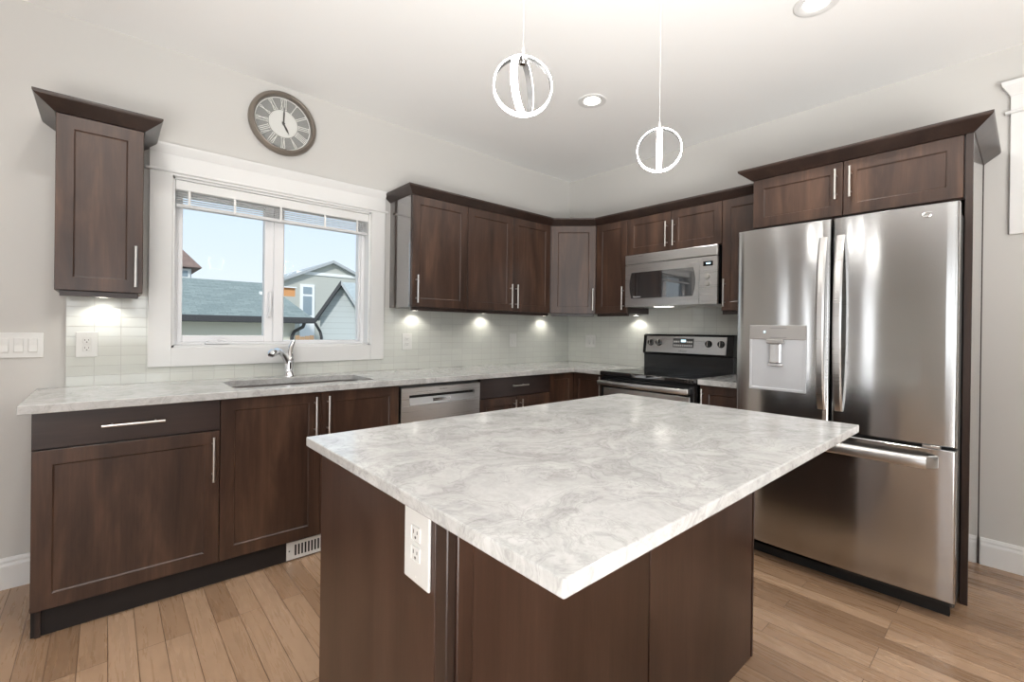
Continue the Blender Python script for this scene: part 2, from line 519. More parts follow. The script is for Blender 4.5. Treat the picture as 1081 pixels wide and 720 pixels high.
class MB:
    def __init__(self, T=None):
        self.bm = bmesh.new()
        self.T = T or Matrix()

    def _merge(self, b2):
        b2.transform(self.T)
        me = bpy.data.meshes.new('tmp')
        b2.to_mesh(me)
        b2.free()
        self.bm.from_mesh(me)
        bpy.data.meshes.remove(me)
        return self

    def box(self, x0, x1, y0, y1, z0, z1, bev=0.0, seg=1, R=None):
        b = bmesh.new()
        bmesh.ops.create_cube(b, size=1)
        S = Matrix.Diagonal((abs(x1 - x0), abs(y1 - y0), abs(z1 - z0), 1))
        b.transform(Matrix.Translation(((x0 + x1) / 2, (y0 + y1) / 2, (z0 + z1) / 2)) @ S)
        if bev > 0:
            bmesh.ops.bevel(b, geom=b.edges[:], offset=bev, segments=seg, affect='EDGES', profile=0.5)
        if R is not None:
            b.transform(R)
        return self._merge(b)

    def poly(self, pts, ext, bev=0.0):
        """flat polygon pts (3D) extruded by vector ext"""
        b = bmesh.new()
        vs = [b.verts.new(p) for p in pts]
        f = b.faces.new(vs)
        r = bmesh.ops.extrude_face_region(b, geom=[f])
        nv = [v for v in r['geom'] if isinstance(v, bmesh.types.BMVert)]
        bmesh.ops.translate(b, verts=nv, vec=ext)
        bmesh.ops.recalc_face_normals(b, faces=b.faces[:])
        if bev > 0:
            bmesh.ops.bevel(b, geom=b.edges[:], offset=bev, segments=1, affect='EDGES', profile=0.5)
        return self._merge(b)

    def tube(self, path, r, n=12, caps=True):
        b = bmesh.new()
        path = [Vector(p) for p in path]
        rs = r if isinstance(r, (list, tuple)) else [r] * len(path)
        rings = []
        prev = None
        for i, p in enumerate(path):
            a = path[max(i - 1, 0)]
            c = path[min(i + 1, len(path) - 1)]
            t = (c - a).normalized()
            if prev is None:
                ref = Vector((0, 0, 1)) if abs(t.z) < 0.9 else Vector((1, 0, 0))
                u = t.cross(ref).normalized()
            else:
                u = (prev - t * prev.dot(t)).normalized()
            prev = u
            v = t.cross(u)
            rings.append([b.verts.new(p + (u * math.cos(2 * PI * k / n) + v * math.sin(2 * PI * k / n)) * rs[i]) for k in range(n)])
        for i in range(len(rings) - 1):
            for k in range(n):
                b.faces.new((rings[i][k], rings[i][(k + 1) % n], rings[i + 1][(k + 1) % n], rings[i + 1][k]))
        if caps:
            b.faces.new(rings[0])
            b.faces.new(rings[-1])
        bmesh.ops.recalc_face_normals(b, faces=b.faces[:])
        return self._merge(b)

    def lathe(self, prof, n=40, X=None, closed=False):
        """profile [(r,h)] about local z, transformed by X"""
        b = bmesh.new()
        rings = []
        for r, h in prof:
            if r < 1e-6:
                rings.append([b.verts.new((0, 0, h))])
            else:
                rings.append([b.verts.new((r * math.cos(2 * PI * k / n), r * math.sin(2 * PI * k / n), h)) for k in range(n)])
        pr = list(zip(rings, rings[1:]))
        if closed:
            pr.append((rings[-1], rings[0]))
        for A, B in pr:
            for k in range(n):
                a = A[k % len(A)]
                a2 = A[(k + 1) % len(A)]
                c = B[k % len(B)]
                c2 = B[(k + 1) % len(B)]
                vs = []
                for q in (a, a2, c2, c):
                    if q not in vs:
                        vs.append(q)
                if len(vs) > 2:
                    b.faces.new(vs)
        bmesh.ops.recalc_face_normals(b, faces=b.faces[:])
        if X is not None:
            b.transform(X)
        return self._merge(b)

    def sweep(self, path, prof):
        """open mitred sweep; path = XY points, prof = closed [(out, z)], out = to the right of travel"""
        b = bmesh.new()
        P = [Vector((p[0], p[1])) for p in path]
        rings = []
        for i, p in enumerate(P):
            d0 = (P[i] - P[i - 1]).normalized() if i > 0 else None
            d1 = (P[i + 1] - P[i]).normalized() if i < len(P) - 1 else None
            n0 = Vector((d0.y, -d0.x)) if d0 else None
            n1 = Vector((d1.y, -d1.x)) if d1 else None
            if n0 is None:
                m, k = n1, 1.0
            elif n1 is None:
                m, k = n0, 1.0
            else:
                m = (n0 + n1).normalized()
                k = 1.0 / max(0.2, m.dot(n0))
            rings.append([b.verts.new((p.x + m.x * k * o, p.y + m.y * k * o, z)) for o, z in prof])
        n = len(prof)
        for A, B in zip(rings, rings[1:]):
            for k in range(n):
                b.faces.new((A[k], A[(k + 1) % n], B[(k + 1) % n], B[k]))
        b.faces.new(rings[0])
        b.faces.new(rings[-1])
        bmesh.ops.recalc_face_normals(b, faces=b.faces[:])
        return self._merge(b)

    def faces(self, verts, faces):
        b = bmesh.new()
        vs = [b.verts.new(v) for v in verts]
        for f in faces:
            b.faces.new([vs[i] for i in f])
        bmesh.ops.recalc_face_normals(b, faces=b.faces[:])
        return self._merge(b)

    def build(self, name, material, parent=None, smooth=None, origin=None, **props):
        if origin is not None:
            bmesh.ops.translate(self.bm, verts=self.bm.verts[:], vec=-Vector(origin))
        me = bpy.data.meshes.new(name)
        self.bm.to_mesh(me)
        self.bm.free()
        o = bpy.data.objects.new(name, me)
        COL.objects.link(o)
        ms = material if isinstance(material, (list, tuple)) else [material]
        for q in ms:
            me.materials.append(q)
        if parent is not None:
            o.parent = parent
        if origin is not None:
            o.location = origin
        if smooth:
            for p in me.polygons:
                p.use_smooth = True
            try:
                me.set_sharp_from_angle(angle=math.radians(smooth))
            except Exception:
                pass
        for k, v in props.items():
            o[k] = v
        return o


def thing(name, label, cat, loc=(0, 0, 0), rz=0.0, group=None):
    o = bpy.data.objects.new(name, None)
    o.empty_display_size = 0.05
    COL.objects.link(o)
    o.location = loc
    o.rotation_euler = (0, 0, rz)
    o['label'] = label
    o['category'] = cat
    if group:
        o['group'] = group
    return o


def tag(o, label, cat, group=None):
    o['label'] = label
    o['category'] = cat
    if group:
        o['group'] = group
    return o


def struct(o):
    o['kind'] = 'structure'
    return o


def copy_tree(o, parent=None):
    c = o.copy()
    COL.objects.link(c)
    if parent is not None:
        c.parent = parent
    for ch in list(o.children):
        copy_tree(ch, c)
    return c


def text_part(body, size, material, name, parent, X, ext=0.0006):
    """lettering as a mesh, laid on a part"""
    cu = bpy.data.curves.new(name, 'FONT')
    cu.body = body
    cu.size = size
    cu.extrude = ext
    cu.align_x = 'CENTER'
    cu.align_y = 'CENTER'
    cu.resolution_u = 3
    tmp = bpy.data.objects.new(name, cu)
    COL.objects.link(tmp)
    dg = bpy.context.evaluated_depsgraph_get()
    me = bpy.data.meshes.new_from_object(tmp.evaluated_get(dg))
    bpy.data.objects.remove(tmp)
    me.transform(X)
    o = bpy.data.objects.new(name, me)
    COL.objects.link(o)
    me.materials.clear()
    me.materials.append(material)
    o.parent = parent
    return o


def shaker(mb, x0, x1, z0, z1, yf=0.0, th=0.020, st=0.057, rec=0.006, bev=0.0015, lip=0.006):
    """a five-piece door facing -y with its front at yf"""
    def ring(a, y):
        return [(x0 + a, y, z0 + a), (x1 - a, y, z0 + a), (x1 - a, y, z1 - a), (x0 + a, y, z1 - a)]
    loops = [ring(0, yf + th), ring(0, yf + bev), ring(bev, yf), ring(st, yf), ring(st + 0.0015, yf + rec * 0.55), ring(st + lip, yf + rec)]
    vs = [v for l in loops for v in l]
    fs = []
    for i in range(len(loops) - 1):
        for k in range(4):
            a, b_ = i * 4 + k, i * 4 + (k + 1) % 4
            fs.append((a, b_, b_ + 4, a + 4))
    fs.append(tuple(range(len(vs) - 4, len(vs))))
    fs.append((0, 1, 2, 3))
    return mb.faces(vs, fs)


def bar_handle(parent, x, z, length, vertical=True, yf=0.0, name='handle', mat_=None, r=0.0058, off=0.032):
    mb = MB()
    h = length / 2
    if vertical:
        mb.tube([(x, yf - off, z - h), (x, yf - off, z + h)], r, 12)
        for s in (-1, 1):
            mb.tube([(x, yf - off, z + s * (h - 0.032)), (x, yf + 0.0005, z + s * (h - 0.032))], r * 0.8, 10)
    else:
        mb.tube([(x - h, yf - off, z), (x + h, yf - off, z)], r, 12)
        for s in (-1, 1):
            mb.tube([(x + s * (h - 0.032), yf - off, z), (x + s * (h - 0.032), yf + 0.0005, z)], r * 0.8, 10)
    return mb.build(name, mat_ or M['nickel'], parent, 40)


# ------------------------------------------------------------------ room shell
CEIL = 2.7247
WT = 0.16
XW, YS = -7.5, -7.0
o = MB().box(XW - 0.2, WT, YS - 0.2, WT, -0.12, 0.0).build('floor', M['floor'])
struct(o)
o = MB().box(XW - 0.2, WT, YS - 0.2, WT, CEIL, CEIL + 0.15).build('ceiling', M['ceiling'])
struct(o)
OX0, OX1, OZ0, OZ1 = -3.237, -2.108, 1.100, 2.040        # kitchen window opening


def wall_with_holes(name, axis, p0, p1, a0, a1, holes):
    """axis 'x': wall runs along x from a0..a1 and is p0..p1 thick in y"""
    mb = MB()
    def bx(u0, u1, z0, z1):
        if u1 - u0 < 1e-4 or z1 - z0 < 1e-4:
            return
        if axis == 'x':
            mb.box(u0, u1, p0, p1, z0, z1)
        else:
            mb.box(p0, p1, u0, u1, z0, z1)
    u = a0
    for h0, h1, z0, z1 in sorted(holes):
        bx(u, h0, 0, CEIL)
        bx(h0, h1, 0, z0)
        bx(h0, h1, z1, CEIL)
        u = h1
    bx(u, a1, 0, CEIL)
    return struct(mb.build(name, M['wall']))


wall_with_holes('wall_north', 'x', 0.0, WT, XW - 0.2, WT, [(OX0, OX1, OZ0, OZ1)])
wall_with_holes('wall_east', 'y', 0.0, WT, YS - 0.2, 0.0, [])
SD = (-7.1, -4.6, 0.06, 2.16)
SW = (-4.3, -2.7, 0.9, 2.16)
wall_with_holes('wall_south', 'x', YS - 0.2, YS, XW, 0.0, [SD, SW])
WW = (-5.3, -3.3, 0.85, 2.15)
SL1 = (-1.12, -0.88, 0.25, 2.05)  # slim unseen openings, added to put bright streaks in the fridge
SL2 = (-0.30, -0.06, 0.25, 2.05)
wall_with_holes('wall_west', 'y', XW - 0.2, XW, YS - 0.2, 0.0, [WW, SL1, SL2])

BBP = [(0.0, 0.0), (0.015, 0.0), (0.015, 0.105), (0.011, 0.118), (0.011, 0.128), (0.006, 0.142), (0.0, 0.142)]
o = MB().sweep([(XW, 0.0), (-3.713, 0.0)], BBP).build('baseboard_north', M['trim'])
struct(o)
o = MB().sweep([(0.0, -2.972), (0.0, YS)], [(a, z) for a, z in BBP]).build('baseboard_east', M['trim'])
struct(o)

# ------------------------------------------------------------------ kitchen window
win = struct(thing('window_1', 'white two-pane window over the sink', 'window', (-2.67, 0.0, OZ0)))
del win['label']
del win['category']


def wpart(mb, name, m, parent=None, smooth=None):
    return mb.build(name, m, None, smooth, origin=None) if parent is None else _pb(mb, name, m, parent, smooth)


def world_origin(o):
    p = Vector((0, 0, 0))
    while o is not None:
        p += Vector(o.location)
        o = o.parent
    return p


def _pb(mb, name, m, parent, smooth=None):
    """part given in world coordinates under an unrotated parent"""
    w = world_origin(parent)
    bmesh.ops.translate(mb.bm, verts=mb.bm.verts[:], vec=-w)
    return mb.build(name, m, parent, smooth)


CT_ = 0.021
mb = MB()
mb.box(-3.337, OX0, -CT_, 0, 0.997, 2.052, 0.002)
mb.box(OX1, -2.007, -CT_, 0, 0.997, 2.052, 0.002)
mb.box(OX0 - 0.001, OX1 + 0.001, -CT_, 0, 0.997, OZ0, 0.002)
mb.box(OX0 - 0.001, OX1 + 0.001, -CT_, 0, OZ1, 2.052, 0.001)
_pb(mb, 'casing', M['trim'], win)
mb = MB()
mb.box(-3.357, -1.987, -0.032, 0, 2.052, 2.066, 0.003)
mb.box(-3.337, -2.007, -0.022, 0, 2.066, 2.150, 0.001)
mb.poly([(-3.337, 0, 2.150), (-3.337, -0.024, 2.150), (-3.337, -0.028, 2.158), (-3.337, -0.046, 2.190), (-3.337, -0.048, 2.200), (-3.337, 0, 2.200)], (1.33, 0, 0))
_pb(mb, 'header', M['trim'], win)
mb = MB()   # jamb lining
mb.box(OX0, OX0 + 0.012, 0.0, 0.115, OZ0, OZ1)
mb.box(OX1 - 0.012, OX1, 0.0, 0.115, OZ0, OZ1)
mb.box(OX0, OX1, 0.0, 0.115, OZ1 - 0.012, OZ1)
mb.box(OX0, OX1, 0.0, 0.115, OZ0, OZ0 + 0.012)
_pb(mb, 'jamb', M['trim'], win)
XM = -2.690
mb = MB()   # vinyl frame around both lights
y0, y1 = 0.075, 0.150
mb.box(OX0 + 0.012, OX0 + 0.034, y0, y1, OZ0 + 0.012, OZ1 - 0.012, 0.002)
mb.box(OX1 - 0.034, OX1 - 0.012, y0, y1, OZ0 + 0.012, OZ1 - 0.012, 0.002)
mb.box(OX0 + 0.034, OX1 - 0.034, y0, y1, OZ1 - 0.040, OZ1 - 0.012, 0.002)
mb.box(OX0 + 0.034, OX1 - 0.034, y0, y1, OZ0 + 0.012, OZ0 + 0.026, 0.002)
mb.box(XM - 0.022, XM + 0.035, y0 - 0.004, y1, OZ0 + 0.026, OZ1 - 0.040, 0.003)
_pb(mb, 'frame', M['vinyl'], win)
sash = MB()
sx0, sx1, sz0, sz1 = OX0 + 0.034, XM - 0.022, OZ0 + 0.026, OZ1 - 0.040
sash.box(sx0, sx0 + 0.022, 0.085, 0.140, sz0, sz1, 0.003)
sash.box(sx1 - 0.050, sx1, 0.085, 0.140, sz0, sz1, 0.003)
sash.box(sx0 + 0.022, sx1 - 0.050, 0.085, 0.140, sz0, sz0 + 0.040, 0.003)
sash.box(sx0 + 0.022, sx1 - 0.050, 0.085, 0.140, sz1 - 0.040, sz1, 0.003)
sa = _pb(sash, 'casement_sash', M['vinyl'], win)
_pb(MB().box(sx0 + 0.020, sx1 - 0.048, 0.108, 0.114, sz0 + 0.036, sz1 - 0.036), 'pane', M['glass'], sa)
st = MB()
tx0, tx1 = XM + 0.035, OX1 - 0.034
st.box(tx0, tx0 + 0.008, 0.09, 0.14, sz0, sz1, 0.002)
st.box(tx1 - 0.014, tx1, 0.09, 0.14, sz0, sz1, 0.002)
st.box(tx0, tx1, 0.09, 0.14, sz0, sz0 + 0.010, 0.002)
st.box(tx0, tx1, 0.09, 0.14, sz1 - 0.014, sz1, 0.002)
sb = _pb(st, 'fixed_sash', M['vinyl'], win)
_pb(MB().box(tx0 + 0.004, tx1 - 0.010, 0.108, 0.114, sz0 + 0.006, sz1 - 0.010), 'pane', M['glass'], sb)
mb = MB()
mb.box(-3.075, -2.955, 0.045, 0.076, 1.114, 1.128, 0.004)
mb.box(-3.065, -3.015, 0.040, 0.060, 1.126, 1.136, 0.003)
mb.tube([(-3.055, 0.048, 1.136), (-3.01, 0.046, 1.142), (-2.97, 0.048, 1.134)], 0.006, 8)
_pb(mb, 'crank', M['vinyl'], win, 40)
mb = MB()
mb.box(-2.742, -2.728, 0.058, 0.086, 1.28, 1.44, 0.004)
mb.tube([(-2.735, 0.055, 1.30), (-2.735, 0.040, 1.36), (-2.735, 0.046, 1.44)], [0.005, 0.006, 0.004], 8)
_pb(mb, 'lock', M['vinyl'], win, 40)

bl = thing('window_blind', 'raised white slatted blind bunched at the top of the sink window', 'blind', (-2.67, 0.03, 1.88))
_pb(MB().box(OX0 + 0.014, OX1 - 0.014, 0.004, 0.062, 1.972, 2.026, 0.003), 'valance', M['trim'], bl)
mb = MB()
for k in range(6):
    z = 1.964 - k * 0.0125
    mb.poly([(OX0 + 0.018, 0.0125, z - 0.0090), (OX0 + 0.018, 0.012, z - 0.0078), (OX0 + 0.018, 0.0555, z + 0.0068), (OX0 + 0.018, 0.056, z + 0.0056)], (OX1 - OX0 - 0.036, 0, 0))
_pb(mb, 'slat_stack', M['blind'], bl)
_pb(MB().box(OX0 + 0.018, OX1 - 0.018, 0.012, 0.058, 1.880, 1.899, 0.003), 'bottom_rail', M['blind'], bl)
for x in (-3.16, -2.94, -2.69, -2.42, -2.20):
    _pb(MB().box(x - 0.006, x + 0.006, 0.0078, 0.0098, 1.884, 1.972), 'ladder_tape', M['trim'], bl)

# unseen glazing behind the camera; the two slim ones added for fridge streaks
def far_window(n, x0, x1, y0_, y1_, z0, z1, bars):
    r = struct(thing('window_%d' % n, '', '', ((x0 + x1) / 2, (y0_ + y1_) / 2, z0)))
    del r['label']
    del r['category']
    along_x = (x1 - x0) > (y1_ - y0_)
    mb = MB()
    a0, a1 = (x0, x1) if along_x else (y0_, y1_)
    def bx(u0, u1, zz0, zz1):
        if along_x:
            mb.box(u0, u1, y0_, y1_, zz0, zz1)
        else:
            mb.box(x0, x1, u0, u1, zz0, zz1)
    bx(a0, a0 + 0.05, z0, z1)
    bx(a1 - 0.05, a1, z0, z1)
    bx(a0, a1, z0, z0 + 0.05)
    bx(a0, a1, z1 - 0.05, z1)
    for b_ in bars:
        u = a0 + (a1 - a0) * b_
        bx(u - 0.04, u + 0.04, z0, z1)
    _pb(mb, 'frame', M['vinyl'], r)


far_window(2, SW[0], SW[1], YS - 0.1, YS - 0.05, SW[2], SW[3], [0.33, 0.66])
far_window(3, XW - 0.1, XW - 0.05, WW[0], WW[1], WW[2], WW[3], [0.5])
far_window(4, XW - 0.1, XW - 0.05, SL1[0], SL1[1], SL1[2], SL1[3], [])
far_window(5, XW - 0.1, XW - 0.05, SL2[0], SL2[1], SL2[2], SL2[3], [])
far_window(6, SD[0], SD[1], YS - 0.1, YS - 0.05, SD[2], SD[3], [0.5])
dr = struct(thing('door_1', '', '', (XW, -0.59, 0.0)))
del dr['label']
del dr['category']
mb = MB()
mb.box(XW, XW + 0.03, -0.86, -0.32, 0.0, 2.05, 0.003)
_pb(mb, 'slab', M['trim'], dr)
_pb(MB().lathe([(0.0, 0.0), (0.014, 0.0), (0.014, 0.03), (0.028, 0.04), (0.028, 0.06), (0.0, 0.068)], 20, Matrix.Translation((XW + 0.03, -0.80, 1.0)) @ Matrix.Rotation(PI / 2, 4, 'Y')), 'door_handle', M['nickel'], dr, 40)

# white cased opening trim on the range wall, at the edge of the view
mb = MB()
y_a, y_b = -3.062, -3.90
mb.box(-0.022, 0, y_b, y_a, 1.747, 2.372, 0.002)
mb.box(-0.034, 0, y_b - 0.02, y_a + 0.02, 2.372, 2.386, 0.003)
mb.box(-0.024, 0, y_b, y_a, 2.386, 2.462, 0.001)
mb.sweep([(0.0, y_a - 0.0), (-0.024, y_a - 0.0), (-0.024, y_b), (0.0, y_b)], [(0.0, 2.462), (0.004, 2.470), (0.030, 2.512), (0.034, 2.532), (0.0, 2.532)][::1])
struct(mb.build('trim_1', M['trim']))

# ------------------------------------------------------------------ tile backsplash
TZ0, TZ1 = 0.915, 1.372
mb = MB()
TT = 0.008
mb.box(-3.647, -3.337, -TT, 0, TZ0, TZ1)
mb.box(-3.337, -2.007, -TT, 0, TZ0, 0.997)
mb.box(-2.007, 0.0, -TT, 0, TZ0, TZ1)
bs = mb.build('trim_2', M['tile_x'], origin=(-3.647, 0, 0.915))
struct(bs)
mb = MB()
mb.box(-TT, 0, -0.9315, -TT, TZ0, TZ1)
mb.box(-TT, 0, -1.7085, -0.9315, 0.80, 1.43)
mb.box(-TT, 0, -2.012, -1.7085, TZ0, TZ1)
bs = mb.build('trim_3', M['tile_y'], origin=(0, -TT, 0.915))
struct(bs)

# ------------------------------------------------------------------ cabinets
YD = -0.615        # face of the base doors
ZB0, ZB1 = 0.115, 0.880
ZU0, ZU1 = 1.370, 2.136
GAP = 0.0016


def cabinet_root(label, loc, rz, name='base_cabinet', group=None):
    return thing(name, label, 'cabinet', loc, rz, group)


def add_front(root, kind, x0, x1, z0, z1, handle=None, m=None, st=0.057):
    x0, x1, z0, z1 = x0 + GAP, x1 - GAP, z0 + GAP, z1 - GAP
    mb = MB()
    if kind == 'slab':
        mb.box(x0, x1, 0.0, 0.020, z0, z1, 0.0015)
        o = mb.build('drawer_front', m or M['wood_h'], root)
    else:
        shaker(mb, x0, x1, z0, z1, st=st)
        o = mb.build('door', m or M['wood'], root)
    if handle:
        hk = handle[0]
        if hk == 'v':
            bar_handle(o, handle[1], handle[2], handle[3], True)
        else:
            bar_handle(o, handle[1], handle[2], handle[3], False)
    return o


def base_cab(label, loc, rz, w, fronts, toe=(0.0, None), depth=0.590, end_left=False):
    r = cabinet_root(label, loc, rz)
    mb = MB()
    mb.box(0.0, w, 0.0215, 0.0215 + depth - 0.02, ZB0, ZB1)
    mb.build('body', M['wood_rail'], r)
    t1 = toe[1] if toe[1] is not None else w
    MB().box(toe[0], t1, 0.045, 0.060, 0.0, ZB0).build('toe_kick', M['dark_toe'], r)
    if end_left:
        MB().box(0.012, 0.028, 0.034, 0.045, 0.0, ZB0).build('leg', M['wood_rail'], r)
    for f in fronts:
        add_front(r, *f)
    return r


# window wall, left to right
x = -3.7099
w = 0.6104
base_cab('wide base cabinet at the end of the window run, one drawer over one door', (x, YD, 0), 0, w,
         [('slab', 0, w, 0.737, ZB1, ('h', 0.301, 0.809, 0.205)), ('door', 0, w, ZB0, 0.734, ('v', w - 0.028, 0.606, 0.205))],
         toe=(0.0, w), end_left=True)
x2 = -3.0995
w = 0.9107
base_cab('sink base cabinet with two tall doors under the sink', (x2, YD, 0), 0, w,
         [('door', 0, w / 2 + 0.003, ZB0, ZB1, ('v', w / 2 - 0.030, 0.752, 0.205)), ('door', w / 2 + 0.003, w, ZB0, ZB1, ('v', w / 2 + 0.036, 0.752, 0.205))])
x3 = -1.584
w = 0.686
base_cab('base cabinet right of the dishwasher, wide drawer above two doors', (x3, YD, 0), 0, w,
         [('slab', 0, w, 0.737, ZB1, ('h', w / 2 + 0.01, 0.815, 0.16)),
          ('door', 0, w / 2, ZB0, 0.734, ('v', w / 2 - 0.032, 0.610, 0.205)), ('door', w / 2, w, ZB0, 0.734, ('v', w / 2 + 0.032, 0.610, 0.205))])

# corner base: an L-shaped body with a folding pair of doors
cr = cabinet_root('L-shaped corner base cabinet with a folding door pair, beside the range', (-0.898, YD, 0), 0)
mb = MB()
mb.poly([(0.0, 0.0215, ZB0), (0.3045, 0.0215, ZB0), (0.3045, -0.323, ZB0), (0.880, -0.323, ZB0), (0.880, 0.590, ZB0), (0.0, 0.590, ZB0)], (0, 0, ZB1 - ZB0))
mb.build('body', M['wood_rail'], cr)
mb = MB()
mb.box(0.0, 0.33, 0.045, 0.06, 0, ZB0)
mb.box(0.33, 0.345, -0.323, 0.06, 0, ZB0)
mb.build('toe_kick', M['dark_toe'], cr)
mb = MB()
shaker(mb, 0.002, 0.281, ZB0, ZB1, st=0.05)
mb.build('door', M['wood'], cr)
mb = MB(Matrix.Translation((0.283, -0.001, 0)) @ Matrix.Rotation(-PI / 2, 4, 'Z'))
shaker(mb, 0.002, 0.320, ZB0, ZB1, st=0.05)
d2 = mb.build('door', M['wood'], cr)
mb = MB(Matrix.Translation((0.283, -0.001, 0)) @ Matrix.Rotation(-PI / 2, 4, 'Z'))
mb.tube([(0.293, -0.032, 0.66), (0.293, -0.032, 0.865)], 0.0058, 12)
for z in (0.69, 0.835):
    mb.tube([(0.293, -0.032, z), (0.293, 0.0005, z)], 0.0046, 10)
mb.build('handle', M['nickel'], d2, 40)

# right of the range
w = 0.312
base_cab('narrow base cabinet between the range and the fridge', (-0.615, -1.7035, 0), -PI / 2, w,
         [('door', 0, w, ZB0, ZB1, ('v', 0.026, 0.752, 0.205))])

# floor register set in the toe kick
vr = thing('floor_register', 'white slotted heating register in the toe kick under the sink', 'vent', (-2.65, -0.57, 0.0))
mb = MB()
vx0, vx1 = -2.795, -2.495
mb.box(vx0, vx1, -0.574, -0.5705, 0.004, 0.096, 0.001)
_pb(mb, 'faceplate', M['vent'], vr)
mb = MB()
for k in range(14):
    xx = vx0 + 0.040 + k * 0.0165
    mb.box(xx, xx + 0.009, -0.5750, -0.5738, 0.022, 0.078)
_pb(mb, 'slots', M['black_matte'], vr)
_pb(MB().lathe([(0.0, 0.0), (0.004, 0.0), (0.0035, 0.0015), (0.0, 0.002)], 10, Matrix.Translation((vx0 + 0.014, -0.574, 0.05)) @ Matrix.Rotation(PI / 2, 4, 'X')), 'screw', M['steel_dark'], vr)


# upper cabinets
def upper_cab(label, loc, rz, w, fronts, z0=ZU0, z1=ZU1, depth=0.308, rail=True, rail_in=(0.0, 0.0), name='wall_cabinet', end=None):
    r = cabinet_root(label, loc, rz, name)
    mb = MB()
    mb.box(0.0, w, 0.0212, 0.0212 + depth - 0.001, z0, z1, 0.0008)
    mb.build('body', M['wood_rail'], r)
    if end:
        MB().box(-0.002, 0.0, 0.0215, 0.0212 + depth - 0.002, z0, z1 - 0.001).build('end_panel', M['lacquer'], r)
    if rail:
        MB().box(rail_in[0], w - rail_in[1], 0.022, 0.040, z0 - 0.024, z0, 0.0015).build('light_rail', M['wood_rail'], r)
    for f in fronts:
        add_front(r, *f)
    return r


YU = -0.332
HV = 1.4925
HL = 0.19
w = 0.2976
upper_cab('narrow upper cabinet hanging alone left of the window', (-3.6705, YU, 0), 0, w,
          [('door', 0, w, ZU0, ZU1, ('v', w - 0.028, HV, HL))], rail_in=(0.016, 0.016))
w = 0.4598
upper_cab('upper cabinet right of the window with one wide door', (-1.958, YU, 0), 0, w,
          [('door', 0, w, ZU0, ZU1, ('v', 0.031, HV, HL))], rail_in=(0.012, 0), end='left')
w = 0.884
upper_cab('wide two-door upper cabinet between the single-door unit and the corner', (-1.4967, YU, 0), 0, w,
          [('door', 0, 0.449, ZU0, ZU1, ('v', 0.449 - 0.030, HV, HL)), ('door', 0.449, w, ZU0, ZU1, ('v', 0.449 + 0.030, HV, HL))])
# diagonal corner unit
dg = cabinet_root('diagonal corner upper cabinet with one pale reflecting door', (-0.6112, YU, 0), -PI / 4, 'wall_cabinet')
Ld = math.hypot(0.6112 - 0.332, 0.6112 - 0.332)
T = Matrix.Rotation(PI / 4, 4, 'Z')
mb = MB(T)
p = 0.0
mb.poly([(0.001, 0.016, ZU0), (0.265, -0.248, ZU0), (0.2785, -0.2782, ZU0), (0.6100, -0.2782, ZU0), (0.6100, 0.3305, ZU0), (0.001, 0.3305, ZU0)], (0, 0, ZU1 - ZU0))
mb.build('body', M['wood_rail'], dg)
MB().box(0.012, Ld - 0.012, 0.024, 0.040, ZU0 - 0.024, ZU0, 0.0015).build('light_rail', M['wood_rail'], dg)
add_front(dg, 'door', 0.004, Ld - 0.004, ZU0, ZU1, ('v', Ld - 0.030, HV, HL))
XU = -0.332
w = 0.318
upper_cab('single-door upper cabinet between the corner unit and the microwave', (XU, -0.6125, 0), -PI / 2, w,
          [('door', 0, w, ZU0, ZU1, ('v', w - 0.028, HV, HL))], rail_in=(0, 0.0))
w = 0.776
upper_cab('short two-door cabinet over the microwave', (XU, -0.9318, 0), -PI / 2, w,
          [('door', 0, w / 2, 1.836, ZU1, ('v', w / 2 - 0.030, 1.962, HL)), ('door', w / 2, w, 1.836, ZU1, ('v', w / 2 + 0.030, 1.962, HL))],
          z0=1.836, rail=False)
w = 0.305
upper_cab('single-door upper cabinet between the microwave and the fridge', (XU, -1.7087, 0), -PI / 2, w,
          [('door', 0, w, ZU0, ZU1, ('v', 0.026, HV, HL))])

# fridge surround: over-fridge cabinet and its full height end panel
XF = -0.600
fs = cabinet_root('deep two-door cabinet above the fridge with a full-height end panel', (XF, -2.0155, 0), -PI / 2, 'fridge_cabinet')
w = 0.925
mb = MB()
mb.box(0, w, 0.0212, 0.599, 1.845, ZU1)
mb.build('body', M['wood_rail'], fs)
add_front(fs, 'door', 0, 0.456, 1.848, ZU1, ('v', 0.456 - 0.030, 2.015, 0.16))
add_front(fs, 'door', 0.456, 0.918, 1.848, ZU1, ('v', 0.456 + 0.034, 2.015, 0.16))
mb = MB()
mb.box(0.922, 0.948, 0.0, 0.599, 0.0, ZU1, 0.001)
mb.build('end_panel', M['wood_rail'], fs)
MB().box(0.9481, 0.9495, 0.002, 0.587, 0.0, ZU1 - 0.001).build('end_skin', M['lacquer'], fs)
MB().box(0.948, 0.952, 0.588, 0.599, 0.0, ZU1).build('scribe_strip', M['wood_rail'], fs)

